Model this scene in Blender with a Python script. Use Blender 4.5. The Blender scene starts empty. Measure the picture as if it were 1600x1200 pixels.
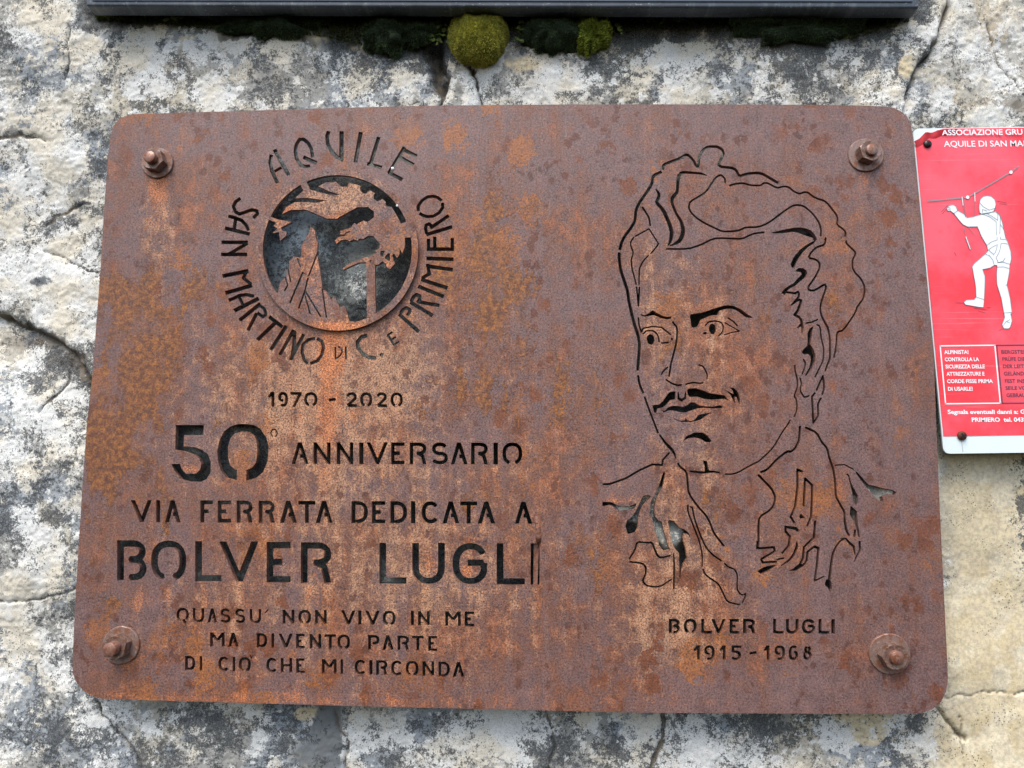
import bpy, bmesh, math, random
import numpy as np
from mathutils import Matrix, Vector, geometry

# ------------------------------------------------------------------ camera, sky, sun, exposure
scene = bpy.context.scene
COL = scene.collection
ZC = 1.60                      # height of the plaque's centre above the path
F_PX = 1156.0                  # focal length in pixels of the 1600 px wide frame
R_CP = np.array([[0.9994356436294513, 0.005276293452490699, -0.03317461334194727],
                 [-0.001264088449188801, 0.9927951144806075, 0.11981762284334442],
                 [0.03356778698956977, -0.11970806735905692, 0.9922414939347087]])
C_P = np.array([0.028784130432859798, -0.06597382910858661, 0.6134731047222384])
P2W = np.array([[1, 0, 0], [0, 0, -1], [0, 1, 0]], float)   # plaque axes -> world axes
CAM = P2W @ C_P + np.array([0, 0, ZC])
RW = P2W @ R_CP.T              # camera axes in the world

cam_data = bpy.data.cameras.new("camera")
cam_data.sensor_fit = 'HORIZONTAL'
cam_data.sensor_width = 36.0
cam_data.lens = F_PX / 1600.0 * 36.0
cam_data.clip_start = 0.02
cam_data.clip_end = 200.0
cam = bpy.data.objects.new("camera", cam_data)
COL.objects.link(cam)
m4 = Matrix.Identity(4)
for i in range(3):
    for j in range(3):
        m4[i][j] = RW[i, j]
    m4[i][3] = CAM[i]
cam.matrix_world = m4
scene.camera = cam

SUN_EL, SUN_AZ = math.radians(58), math.radians(200)   # azimuth the light comes from (clockwise from +Y)
world = bpy.data.worlds.new("World")
scene.world = world
world.use_nodes = True
wn, wl = world.node_tree.nodes, world.node_tree.links
bg = wn["Background"]
sky = wn.new("ShaderNodeTexSky")
sky.sky_type = 'NISHITA'
sky.sun_disc = False
sky.sun_elevation = SUN_EL
sky.sun_rotation = SUN_AZ
sky.air_density = 1.0
sky.dust_density = 3.0
sky.ozone_density = 1.0
wl.new(sky.outputs[0], bg.inputs[0])
bg.inputs[1].default_value = 0.15
sun_data = bpy.data.lights.new("sun", 'SUN')
sun_data.energy = 1.5
sun_data.angle = math.radians(40)
sun_data.color = (1.0, 0.955, 0.89)
sun = bpy.data.objects.new("sun", sun_data)
COL.objects.link(sun)
sd = Vector((math.sin(SUN_AZ) * math.cos(SUN_EL), math.cos(SUN_AZ) * math.cos(SUN_EL), math.sin(SUN_EL)))
sun.rotation_euler = (-sd).to_track_quat('-Z', 'Y').to_euler()
sun.location = (0, -2, 4)
scene.view_settings.view_transform = 'Standard'
scene.view_settings.look = 'None'
scene.view_settings.gamma = 1.0
scene.view_settings.exposure = 0.78

# ------------------------------------------------------------------ helpers
def at(u, v, y=0.0):
    """points of the vertical plane at depth y that carry the traced outline points u, v"""
    u = np.asarray(u, float); v = np.asarray(v, float)
    d = np.stack([(u - 800) / F_PX, -(v - 600) / F_PX, -np.ones_like(u)], -1) @ RW.T
    t = (y - CAM[1]) / d[..., 1]
    return CAM + d * t[..., None]

def S(c):
    c = c / 255.0
    return c / 12.92 if c <= 0.04045 else ((c + 0.055) / 1.055) ** 2.4
def rgb(r, g, b):
    return (S(r), S(g), S(b), 1.0)

def tag(o, label=None, cat=None, group=None, kind=None):
    if label: o['label'] = label
    if cat: o['category'] = cat
    if group: o['group'] = group
    if kind: o['kind'] = kind
    return o

def empty(name, loc=(0, 0, 0)):
    o = bpy.data.objects.new(name, None)
    o.empty_display_size = 0.02
    o.location = loc
    COL.objects.link(o)
    return o

def mesh_obj(name, verts, faces, mat, parent=None, smooth=False):
    me = bpy.data.meshes.new(name)
    me.from_pydata([tuple(map(float, p)) for p in verts], [], [tuple(int(i) for i in f) for f in faces])
    me.update()
    if mat: me.materials.append(mat)
    if smooth:
        me.polygons.foreach_set('use_smooth', [True] * len(me.polygons))
    o = bpy.data.objects.new(name, me)
    COL.objects.link(o)
    if parent is not None:
        o.parent = parent
        o.matrix_parent_inverse = Matrix.Translation(-Vector(parent.location)) if parent.parent is None else Matrix.Identity(4)
    return o

def fast_mesh(name, co, tris, mat, parent=None, smooth=False, attrs=None):
    me = bpy.data.meshes.new(name)
    co = np.asarray(co, np.float32); tris = np.asarray(tris, np.int32)
    k = tris.shape[1]
    me.vertices.add(len(co)); me.vertices.foreach_set('co', co.ravel())
    me.loops.add(tris.size); me.loops.foreach_set('vertex_index', tris.ravel())
    me.polygons.add(len(tris))
    me.polygons.foreach_set('loop_start', np.arange(0, tris.size, k, dtype=np.int32))
    me.polygons.foreach_set('loop_total', np.full(len(tris), k, np.int32))
    me.polygons.foreach_set('use_smooth', np.full(len(tris), smooth, bool))
    me.update(calc_edges=True)
    if mat: me.materials.append(mat)
    for nm, val in (attrs or {}).items():
        a = me.color_attributes.new(name=nm, type='FLOAT_COLOR', domain='POINT')
        a.data.foreach_set('color', np.asarray(val, np.float32).ravel())
    o = bpy.data.objects.new(name, me)
    COL.objects.link(o)
    if parent is not None:
        o.parent = parent
        o.matrix_parent_inverse = Matrix.Translation(-Vector(parent.location))
    return o

# lattice noise on arrays -------------------------------------------------
def _hash(ix, iy, seed):
    h = (ix.astype(np.int64) * 374761393 + iy.astype(np.int64) * 668265263 + seed * 1274126177) & 0xffffffff
    h = ((h ^ (h >> 13)) * 1274126177) & 0xffffffff
    h = (h ^ (h >> 16)) & 0xffff
    return h / 65535.0
def vnoise(x, y, seed=0):
    ix = np.floor(x); iy = np.floor(y)
    fx = x - ix; fy = y - iy
    fx = fx * fx * (3 - 2 * fx); fy = fy * fy * (3 - 2 * fy)
    a = _hash(ix, iy, seed); b = _hash(ix + 1, iy, seed); c = _hash(ix, iy + 1, seed); d = _hash(ix + 1, iy + 1, seed)
    return (a * (1 - fx) + b * fx) * (1 - fy) + (c * (1 - fx) + d * fx) * fy
def fbm(x, y, seed=0, octv=4, gain=0.5):
    s = 0; a = 1; t = 0
    for o in range(octv):
        s = s + a * vnoise(x * 2 ** o + 17.3 * o, y * 2 ** o + 9.1 * o, seed + o * 7)
        t += a; a *= gain
    return s / t
def sstep(a, b, x):
    t = np.clip((x - a) / (b - a), 0, 1)
    return t * t * (3 - 2 * t)
def blobs(u, v, lst):
    s = np.zeros(np.shape(u))
    for (x, y, rx, ry, amp) in lst:
        s += amp * np.exp(-((u - x) / rx) ** 2 - ((v - y) / ry) ** 2)
    return s
def pline_dist(u, v, pts):
    d = np.full(np.shape(u), 1e9)
    for (a, b) in zip(pts[:-1], pts[1:]):
        ax, ay = a[:2]; bx, by = b[:2]
        L2 = (bx - ax) ** 2 + (by - ay) ** 2 + 1e-9
        t = np.clip(((u - ax) * (bx - ax) + (v - ay) * (by - ay)) / L2, 0, 1)
        d = np.minimum(d, np.hypot(u - ax - t * (bx - ax), v - ay - t * (by - ay)))
    return d

# ------------------------------------------------------------------ node helpers
class NB:
    def __init__(s, name):
        s.m = bpy.data.materials.new(name); s.m.use_nodes = True
        s.t = s.m.node_tree; s.n = s.t.nodes; s.l = s.t.links
        s.bsdf = s.n["Principled BSDF"]
        s.tc = s.n.new("ShaderNodeTexCoord")
    def link(s, a, b): s.l.new(a, b)
    def val(s, sock, v):
        if hasattr(v, 'is_output') or hasattr(v, 'links'): s.l.new(v, sock)
        else: sock.default_value = v
    def coord(s, scale=(1, 1, 1), loc=(0, 0, 0)):
        mp = s.n.new("ShaderNodeMapping"); mp.inputs['Scale'].default_value = scale; mp.inputs['Location'].default_value = loc
        s.link(s.tc.outputs['Object'], mp.inputs[0]); return mp.outputs[0]
    def noise(s, scale, detail=3, rough=0.55, co=None, dist=0.0, out='Fac'):
        n = s.n.new("ShaderNodeTexNoise"); n.inputs['Scale'].default_value = scale
        n.inputs['Detail'].default_value = detail; n.inputs['Roughness'].default_value = rough
        n.inputs['Distortion'].default_value = dist
        s.link(co if co is not None else s.tc.outputs['Object'], n.inputs['Vector'])
        return n.outputs[out]
    def vor(s, scale, co=None, feature='F1', rnd=1.0, out='Distance'):
        n = s.n.new("ShaderNodeTexVoronoi"); n.feature = feature; n.inputs['Scale'].default_value = scale
        n.inputs['Randomness'].default_value = rnd
        s.link(co if co is not None else s.tc.outputs['Object'], n.inputs['Vector'])
        return n.outputs[out]
    def math(s, op, a, b=None, c=None, clamp=False):
        n = s.n.new("ShaderNodeMath"); n.operation = op; n.use_clamp = clamp
        s.val(n.inputs[0], a)
        if b is not None: s.val(n.inputs[1], b)
        if c is not None: s.val(n.inputs[2], c)
        return n.outputs[0]
    def ramp(s, fac, a, b, o0=0.0, o1=1.0):
        n = s.n.new("ShaderNodeMapRange"); n.interpolation_type = 'SMOOTHSTEP'
        s.val(n.inputs[0], fac); n.inputs[1].default_value = a; n.inputs[2].default_value = b
        n.inputs[3].default_value = o0; n.inputs[4].default_value = o1
        return n.outputs[0]
    def mix(s, fac, a, b, mode='MIX'):
        n = s.n.new("ShaderNodeMix"); n.data_type = 'RGBA'; n.blend_type = mode
        s.val(n.inputs[0], fac); s.val(n.inputs[6], a); s.val(n.inputs[7], b)
        return n.outputs[2]
    def attr(s, name):
        n = s.n.new("ShaderNodeAttribute"); n.attribute_name = name
        sp = s.n.new("ShaderNodeSeparateColor"); s.link(n.outputs['Color'], sp.inputs[0])
        return sp.outputs[0], sp.outputs[1], sp.outputs[2], n.outputs['Alpha']
    def bump(s, h, strength=0.3, dist=0.001, prev=None):
        n = s.n.new("ShaderNodeBump"); n.inputs['Strength'].default_value = strength; n.inputs['Distance'].default_value = dist
        s.link(h, n.inputs['Height'])
        if prev is not None: s.link(prev, n.inputs['Normal'])
        return n.outputs[0]
    def out(s, col, rough=0.6, metal=0.0, normal=None, spec=None):
        s.val(s.bsdf.inputs['Base Color'], col); s.val(s.bsdf.inputs['Roughness'], rough)
        s.val(s.bsdf.inputs['Metallic'], metal)
        if spec is not None: s.val(s.bsdf.inputs['Specular IOR Level'], spec)
        if normal is not None: s.link(normal, s.bsdf.inputs['Normal'])
        return s.m

def plain(name, col, rough=0.5, metal=0.0, spec=0.5, var=0.08, scale=60, bump=0.0):
    b = NB(name)
    n = b.noise(scale, 4)
    c2 = tuple(max(0, x * (1 - 2 * var)) for x in col[:3]) + (1,)
    c = b.mix(b.ramp(n, 0.35, 0.7), col, c2)
    nm = b.bump(b.noise(scale * 6, 3), bump, 0.0005) if bump else None
    return b.out(c, rough, metal, nm, spec)
# ------------------------------------------------------------------ cut-out field of the steel plate
# the outlines are traced in the pixel grid of a 1600 px wide elevation and laid on the plate's plane by at()
U0, V0, RES = 96.0, 150.0, 0.5
NU, NV = int((1500 - U0) / RES) + 1, int((1130 - V0) / RES) + 1

class Field:
    def __init__(s, fill):
        s.f = np.full((NV, NU), fill, np.float32)
    def win(s, x0, y0, x1, y1, pad=4):
        i0 = max(0, int((x0 - pad - U0) / RES)); i1 = min(NU, int((x1 + pad - U0) / RES) + 2)
        j0 = max(0, int((y0 - pad - V0) / RES)); j1 = min(NV, int((y1 + pad - V0) / RES) + 2)
        X = U0 + RES * np.arange(i0, i1); Y = V0 + RES * np.arange(j0, j1)
        return (slice(j0, j1), slice(i0, i1)), X[None, :], Y[:, None]

WID = 0.0
def seg_sdf(X, Y, a, b, wa, wb, flat0, flat1):
    dx, dy = b[0] - a[0], b[1] - a[1]; L = math.hypot(dx, dy) + 1e-9
    t = ((X - a[0]) * dx + (Y - a[1]) * dy) / (L * L)
    tc = np.clip(t, 0, 1)
    d = np.hypot(X - a[0] - tc * dx, Y - a[1] - tc * dy) - (wa + (wb - wa) * tc) / 2
    if flat0: d = np.maximum(d, -t * L)
    if flat1: d = np.maximum(d, (t - 1) * L)
    return d

def stroke_sdf(X, Y, pts, w, flat=True):
    n = len(pts)
    ws = [(p[2] if len(p) > 2 else w) + WID for p in pts]
    d = None
    for i in range(n - 1):
        e = seg_sdf(X, Y, pts[i], pts[i + 1], ws[i], ws[i + 1], flat and i == 0, flat and i == n - 2)
        d = e if d is None else np.minimum(d, e)
    return d

def poly_sdf(X, Y, pts):
    X = X + 0 * Y; Y = Y + 0 * X
    inside = np.zeros(X.shape, bool); d = np.full(X.shape, 1e9)
    n = len(pts)
    for i in range(n):
        ax, ay = pts[i][:2]; bx, by = pts[(i + 1) % n][:2]
        L2 = (bx - ax) ** 2 + (by - ay) ** 2 + 1e-9
        t = np.clip(((X - ax) * (bx - ax) + (Y - ay) * (by - ay)) / L2, 0, 1)
        d = np.minimum(d, (X - ax - t * (bx - ax)) ** 2 + (Y - ay - t * (by - ay)) ** 2)
        c = (ay > Y) != (by > Y)
        inside ^= c & (X < (bx - ax) * (Y - ay) / (by - ay + 1e-12) + ax)
    d = np.sqrt(d)
    return np.where(inside, -d, d)

def cut(F, sdf_fn, box):      # hole: the metal field F (negative = metal) loses the shape
    w, X, Y = F.win(*box)
    F.f[w] = np.maximum(F.f[w], -sdf_fn(X, Y))
def keep(F, sdf_fn, box):
    w, X, Y = F.win(*box)
    F.f[w] = np.minimum(F.f[w], sdf_fn(X, Y))
def bb(pts, p=0):
    xs = [q[0] for q in pts]; ys = [q[1] for q in pts]
    return (min(xs) - p, min(ys) - p, max(xs) + p, max(ys) + p)
def cut_line(F, pts, w=2.0, flat=False):
    m = max([w] + [q[2] for q in pts if len(q) > 2])
    cut(F, lambda X, Y: stroke_sdf(X, Y, pts, w, flat), bb(pts, m))
def cut_poly(F, pts): cut(F, lambda X, Y: poly_sdf(X, Y, pts), bb(pts))
def keep_poly(F, pts): keep(F, lambda X, Y: poly_sdf(X, Y, pts), bb(pts))
def cut_ell(F, cx, cy, rx, ry, rot=0):
    cut_poly(F, [(cx + rx * math.cos(t) * math.cos(rot) - ry * math.sin(t) * math.sin(rot),
                  cy + rx * math.cos(t) * math.sin(rot) + ry * math.sin(t) * math.cos(rot)) for t in [i * math.pi / 9 for i in range(18)]])

def cr(ox, oy, s, pts):       # crop coordinates -> elevation coordinates
    return [(ox + p[0] / s, oy + p[1] / s) + tuple(p[2:]) for p in pts]
def smooth_pts(pts, it=1):    # gentle Chaikin rounding
    for _ in range(it):
        q = [pts[0]]
        for a, b in zip(pts[:-1], pts[1:]):
            wa = a[2] if len(a) > 2 else None; wb = b[2] if len(b) > 2 else None
            def lerp(t):
                p = (a[0] + (b[0] - a[0]) * t, a[1] + (b[1] - a[1]) * t)
                return p + ((wa + (wb - wa) * t,) if wa is not None and wb is not None else ())
            q += [lerp(.2), lerp(.8)]
        q.append(pts[-1]); pts = q
    return pts

# --- stencil lettering ----------------------------------------------------
def arc(cx, cy, rx, ry, a0, a1, n=16, p=2.3):
    o = []
    for i in range(n + 1):
        t = math.radians(a0 + (a1 - a0) * i / n); c, s_ = math.cos(t), math.sin(t)
        o.append((cx + rx * math.copysign(abs(c) ** (2 / p), c), cy + ry * math.copysign(abs(s_) ** (2 / p), s_)))
    return o
O_ = -.35
GL = {
 'A': [[(0, 1.15), (.5, -.15)], [(.47, -.15), (1, 1.15)], [(.5, .66), (.8, .66)]],
 'B': [[(0, 1.3), (0, 0), (.5, 0)] , arc(.5, .235, .46, .235, -90, 90) + [(.42, .47)], [(.42, .5)] + arc(.5, .74, .5, .26, -90, 90) + [(.4, 1.0)]],
 'C': [arc(.55, .5, .55, .5, -42, -180, 14) + arc(.55, .5, .55, .5, 180, 42, 14)],
 'D': [[(0, 1.3), (0, 0), (.3, 0)], arc(.3, .5, .7, .5, -90, 90, 20) + [(.34, 1.0)]],
 'E': [[(0, -.3), (0, 1.3)], [(0, 0), (1.3, 0)], [(0, .49), (.72, .49)], [(0, 1), (1.3, 1)]],
 'F': [[(0, -.3), (0, 1.3)], [(0, 0), (1.3, 0)], [(0, .49), (.72, .49)]],
 'G': [arc(.52, .5, .52, .5, -32, -180, 14) + arc(.52, .5, .52, .5, 180, 5, 14), [(1.0, .62), (1.0, .47)], [(1.0, .47), (.42, .47)]],
 'H': [[(0, -.3), (0, 1.3)], [(1, -.3), (1, 1.3)], [(0, .5), (1, .5)]],
 'I': [[(.5, -.3), (.5, 1.3)]],
 'L': [[(0, -.3), (0, 1.0)], [(0, 1), (1.3, 1)]],
 'M': [[(0, -.3), (0, 1.3)], [(1, -.3), (1, 1.3)], [(-.02, -.12), (.5, .58)], [(.5, .58), (1.02, -.12)]],
 'N': [[(0, -.3), (0, 1.3)], [(1, -.3), (1, 1.3)], [(0, -.03), (1, 1.03)]],
 'O': [arc(.5, .5, .5, .5, 108, 432, 34, 2.45)],
 'P': [[(0, 1.3), (0, 0), (.5, 0)], arc(.5, .28, .5, .28, -90, 90) + [(.42, .56)]],
 'Q': [arc(.5, .5, .5, .5, 108, 400, 32, 2.3), [(.55, .86), (.8, 1.2)]],
 'R': [[(0, 1.3), (0, 0), (.5, 0)], arc(.5, .25, .46, .25, -90, 90) + [(.4, .5)], [(.5, .5), (.8, .62), (.92, .95), (1, 1.3)]],
 'S': [arc(.5, .25, .46, .25, -25, -270, 16) + arc(.5, .75, .5, .25, -90, 155, 16)],
 'T': [[(-.3, 0), (1.3, 0)], [(.5, 0), (.5, 1.3)]],
 'U': [[(0, -.3), (0, .6)] + arc(.5, .6, .5, .4, 180, 0, 16) + [(1, -.3)]],
 'V': [[(-.03, -.15), (.55, 1.1)], [(.5, 1.1), (1.03, -.15)]],
 '-': [[(-.1, .56), (1.1, .46)]],
 '1': [[(-.1, .34), (.8, -.1)], [(.85, -.3), (.85, 1.3)]],
 '2': [arc(.5, .28, .48, .28, -165, 30, 14) + [(.0, 1.0)], [(0, 1), (1.3, 1)]],
 '7': [[(-.3, 0), (1.3, 0)], [(1.0, 0), (.1, 1.3)]],
 '0': [arc(.5, .5, .5, .5, 112, 428, 34, 2.3)],
 '9': [arc(.5, .3, .47, .3, 86, 345, 18) + [(1, .35), (1, .6)] + arc(.5, .6, .5, .4, 0, 115, 10)],
 '6': [[(.95, .02), (.5, .0)] + arc(.5, .5, .5, .5, -100, -180, 8) + arc(.5, .7, .5, .3, 180, -80, 18)],
 '5': [[(1.3, 0), (.05, 0)], [(.05, -.3), (.05, .47)], [(.05, .42)] + arc(.45, .72, .55, .29, -100, 150, 16)],
 '8': [arc(.5, .23, .34, .23, -58, 62, 10, 2) + arc(.5, .73, .5, .27, -66, 246, 24, 2) + arc(.5, .23, .34, .23, 118, 238, 10, 2)],
}
def text_line(F, glyphs, L, R, w, wy=None):
    """glyphs: (char, x0, x1); L and R: (x, y_top, y_bottom) at two ends of the line"""
    for ch, x0, x1 in glyphs:
        t = ((x0 + x1) / 2 - L[0]) / (R[0] - L[0])
        yt = L[1] + (R[1] - L[1]) * t; yb = L[2] + (R[2] - L[2]) * t
        ww = min(w, (x1 - x0) if ch == 'I' else w)
        if ch == 'I': ww = x1 - x0
        fx = lambda a: x0 + ww / 2 + a * (x1 - x0 - ww)
        fy = lambda b: yt + ww / 2 + b * (yb - yt - ww)
        lo = 3.5 if ch == 'Q' else 0
        def sdf(X, Y, ch=ch):
            d = None
            for st in GL[ch]:
                if len(st) < 2: continue
                closed = ch in 'ABEFGHLNMRPDVU1257' and False
                pts = [(fx(a), fy(b)) for a, b in st]
                e = stroke_sdf(X, Y, pts, ww, True)
                d = e if d is None else np.minimum(d, e)
            if ch in 'LEFTBDPR':      # fill the outer corner square
                e = np.maximum(np.abs(X - fx(0 if ch != 'T' else .5)), np.abs(Y - fy(0 if ch != 'L' else 1))) - ww / 2
                d = np.minimum(d, e)
            box = np.maximum(np.maximum(x0 - X, X - x1), np.maximum(yt - Y, Y - yb - lo))
            return np.maximum(d, box)
        cut(F, sdf, (x0 - 1, yt - 1, x1 + 1, yb + 1 + lo))

def lr(s, a, b, ws):
    """helper to spell a line from per-letter extents"""
    return [(c, x0, x1) for c, (x0, x1) in zip(s, ws)]

plate = Field(-50.0)
PLATE_OUTLINE = [(205, 178.5), (300, 175.5), (420, 172), (530, 168.5), (650, 165.5), (760, 164), (900, 163.2), (1040, 163), (1180, 163.3), (1300, 164), (1380, 166),
  (1396, 168), (1408, 174), (1417, 182), (1423, 193), (1425.5, 206), (1428, 230), (1434, 290), (1441, 360), (1449, 440), (1455, 510), (1459.5, 570), (1462, 640), (1466, 740), (1471, 850), (1476, 950),
  (1480.5, 1040), (1481, 1064), (1478, 1081), (1470, 1097), (1457, 1108), (1440, 1114.5), (1400, 1115.5), (1200, 1115), (1000, 1113.5), (800, 1109), (600, 1104.5), (400, 1099), (250, 1094.5), (160, 1092), (145, 1088), (131, 1080),
  (120, 1067), (114, 1052), (113.5, 1030), (117, 950), (123, 850), (130, 740), (137, 650), (144, 590), (150, 510), (157, 420), (163, 320), (169, 245), (172, 215), (177, 197), (188, 184)]
fw, FX, FY = plate.win(90, 140, 1510, 1140)
plate.f[fw] = poly_sdf(FX, FY, PLATE_OUTLINE)

# lines of text
text_line(plate, list(zip('1970-2020', (418, 434, 453.6, 475, 512, 540.6, 562.5, 587.7, 610), (429.6, 449.8, 471.5, 496, 526, 557.6, 581.7, 604.7, 629.5))), (418, 612.2, 635.6), (629, 613, 636.2), 4.6)
text_line(plate, list(zip('ANNIVERSARIO', (455, 489.7, 526, 561, 573, 611, 640, 674, 704, 736, 771, 785), (482.5, 516.5, 552, 568, 605.6, 632, 667, 700, 731, 763, 778, 816))), (455, 691, 725), (816, 691.5, 725.8), 5.6)
text_line(plate, list(zip('VIAFERRATADEDICATAA', (204.7, 244, 257.5, 313, 340, 369.7, 404, 437, 466, 493, 549, 581, 610, 642, 658.7, 691, 719, 746, 804),
  (236.8, 250.3, 282.5, 333, 361, 395.5, 430, 464.5, 492.7, 520, 575, 602, 636, 649, 684.5, 718, 745.7, 774, 832))), (204, 781.3, 816.3), (832, 784, 818.7), 6.2)
text_line(plate, list(zip('BOLVER', (183, 236, 305, 343, 416.5, 470), (229, 291, 346, 403, 454, 519))), (183, 844, 907), (519, 847.6, 912), 10.6)
text_line(plate, list(zip('LUGLI', (592.7, 644, 707, 776, 829), (635, 695, 761, 820, 843))), (592, 848, 912.6), (843, 849, 914.6), 10.6)
text_line(plate, list(zip('QUASSU', (275.7, 301, 324, 344, 367, 390), (295, 319, 339.5, 360, 383, 408))), (275, 949.5, 972), (408, 951.5, 974.5), 4.2)
cut_line(plate, [(418.5, 953, 2.6), (414.2, 957.5, 1.4)], 2)
text_line(plate, list(zip('NONVIVOINME', (441.5, 466, 492, 533, 559.6, 571, 598, 642, 653, 695.6, 726), (460, 486, 510.6, 555, 564.8, 593, 618, 646.8, 671.6, 720, 741))), (441, 952.5, 975), (741, 955.5, 979.3), 4.6)
text_line(plate, list(zip('MADIVENTOPARTE', (328, 356, 401, 424, 435.5, 462.5, 483.5, 507, 527, 575, 597, 621, 643.6, 669), (351, 373, 417.5, 428.3, 457, 476, 502, 525, 547, 593, 615.6, 639.6, 662, 683))), (328, 988, 1010.6), (683, 993.8, 1018), 4.6)
text_line(plate, list(zip('DICIOCHEMICIRCONDA', (289, 311.8, 341, 363.3, 373, 416, 438.5, 462.5, 502.7, 532, 554, 577, 587.6, 611, 633.7, 660, 685, 707), (305, 316, 357, 367.5, 392, 432.5, 456.5, 476, 526, 536, 571, 582, 605.7, 628, 654, 678.6, 703, 726))), (289, 1024.5, 1047.6), (726, 1034.5, 1058.8), 4.5)
cut_line(plate, [(390.6, 1023.2, 1.2), (393, 1028, 2.8)], 2)
text_line(plate, list(zip('BOLVERLUGLI', (1045, 1068.4, 1095.6, 1111.6, 1140, 1161, 1208, 1228, 1253, 1279, 1299), (1063, 1089, 1112.5, 1134, 1154.7, 1181, 1224.6, 1248, 1274, 1296, 1304.7))), (1045, 966.8, 990.6), (1304, 967.2, 991), 5.0)
text_line(plate, list(zip('1915-1968', (1083.4, 1100, 1124, 1142.5, 1170, 1193, 1210, 1232.5, 1255), (1094.7, 1117, 1135, 1158.4, 1183.6, 1203.4, 1227, 1247.5, 1269))), (1083, 1008.3, 1031.8), (1269, 1008.5, 1032), 4.5)
# the big 50
g = lambda p: cr(250, 640, 8, p)
cut_poly(plate, g([(195, 192), (550, 192), (540, 318), (300, 318), (295, 460), (420, 465), (520, 500), (600, 560), (635, 650), (632, 790), (580, 870), (510, 903), (380, 900), (260, 870), (180, 770), (140, 680), (250, 678), (270, 740), (320, 800), (450, 800), (500, 750), (515, 680), (490, 610), (440, 570), (370, 540), (300, 520), (190, 500)]))
zero_out = g([(1060, 178), (1160, 190), (1250, 235), (1330, 350), (1360, 470), (1345, 640), (1290, 780), (1200, 855), (1075, 888), (960, 888), (830, 850), (760, 770), (725, 650), (715, 520), (740, 390), (800, 270), (880, 210), (970, 180)])
zero_in = g([(1030, 275), (1100, 275), (1180, 330), (1210, 410), (1218, 540), (1200, 660), (1150, 725), (1080, 755), (1075, 900), (960, 900), (960, 755), (950, 755), (880, 700), (850, 600), (850, 460), (880, 360), (930, 300)])
cut(plate, lambda X, Y: np.maximum(poly_sdf(X, Y, zero_out), -poly_sdf(X, Y, zero_in)), bb(zero_out))
cut_line(plate, cr(250, 640, 8, arc(1425, 293, 38, 46, 108, 432, 24, 2.1)), 1.9, True)

WID = 0.45
# lettering round the emblem
A6 = lambda ox, oy, p, w: cut_line(plate, cr(ox, oy, 6.6667, p), w, True)
A6(320, 190, [(692, 345), (680, 430), (700, 520), (758, 640)], 5.4)
A6(320, 190, [(725, 290), (875, 558)], 5.8); A6(320, 190, [(725, 520), (800, 478)], 4)
A6(320, 190, [(1098, 462), (1045, 470), (1000, 452), (955, 385), (942, 310), (952, 240), (985, 188), (1030, 184), (1080, 225), (1112, 290), (1124, 375)], 5.2)
A6(320, 190, [(1025, 368), (1165, 432)], 5.6)
A6(320, 190, [(1292, 100), (1272, 150), (1280, 230), (1320, 310), (1375, 365), (1440, 405)], 5.6); A6(320, 190, [(1425, 100), (1422, 405)], 6.4)
A6(500, 190, [(425, 108), (368, 425)], 6.0)
A6(500, 190, [(612, 160), (520, 455)], 5.6); A6(500, 190, [(490, 438), (645, 478)], 5.4)
A6(500, 190, [(880, 265), (715, 540)], 5.6); A6(500, 190, [(870, 290), (1008, 362)], 5.2); A6(500, 190, [(835, 372), (978, 450)], 5); A6(500, 190, [(712, 528), (858, 604)], 5.4)
A6(500, 190, [(1024, 932), (1022, 880), (1062, 822), (1120, 785), (1180, 777), (1230, 792), (1268, 825)], 4.6)
A6(500, 190, [(1276, 843), (1278, 895), (1240, 950), (1180, 985), (1120, 990), (1075, 978), (1036, 955)], 4.6)
A6(500, 190, [(1105, 1178), (1378, 1095)], 5.4); A6(500, 190, [(1112, 1170), (1098, 1110), (1105, 1078), (1135, 1065), (1160, 1085), (1158, 1115)], 4.8); A6(500, 190, [(1150, 1108), (1342, 978)], 5)
A6(500, 350, [(1112, 262), (1395, 262)], 5.4); A6(500, 350, [(1130, 270), (1130, 152)], 5); A6(500, 350, [(1195, 270), (1195, 132)], 5); A6(500, 350, [(1378, 272), (1378, 145)], 5)
A6(500, 350, [(1108, 357), (1392, 368)], 5.6)
A6(500, 350, [(1110, 437), (1385, 477)], 5.6); A6(500, 350, [(1118, 415), (1140, 520), (1078, 552)], 5); A6(500, 350, [(1075, 545), (1068, 600)], 5); A6(500, 350, [(1060, 580), (1330, 667)], 5.6)
A6(500, 350, [(1022, 648), (1290, 757)], 5.6)
A6(500, 350, [(940, 813), (1175, 955)], 5.6); A6(500, 350, [(950, 810), (972, 760), (1005, 735), (1040, 750), (1038, 790), (1015, 818)], 5.2); A6(500, 350, [(1010, 808), (1245, 848)], 5.2)
A6(500, 350, [(822, 938), (1030, 1122)], 5.6); A6(500, 350, [(838, 930), (862, 890), (900, 872), (935, 890), (930, 925), (903, 952)], 4.8)
c4 = lambda p, w, fl=True: cut_line(plate, cr(340, 450, 4.4444, p), w, fl)
c4([(1180, 322), (1228, 400)], 3.2); c4([(1178, 330), (1214, 305)], 2.8); c4([(1205, 362), (1238, 338)], 2.8); c4([(1222, 396), (1262, 372)], 2.8)
c4([(1040, 330), (1000, 338), (972, 372), (975, 415), (1005, 455), (1050, 480), (1102, 487)], 5.6)
cut_ell(plate, 340 + 1138 / 4.444, 450 + 464 / 4.444, 3, 3)
c4([(818, 408), (818, 497)], 2.6); c4([(838, 406), (860, 420), (866, 440), (850, 470), (822, 492)], 2.4); c4([(890, 406), (892, 496)], 2.8)
c4([(678, 350), (630, 358), (592, 395), (586, 445), (600, 500), (626, 527)], 4.8); c4([(690, 350), (722, 368), (735, 410), (722, 465), (695, 505), (642, 525)], 4.8)
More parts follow.
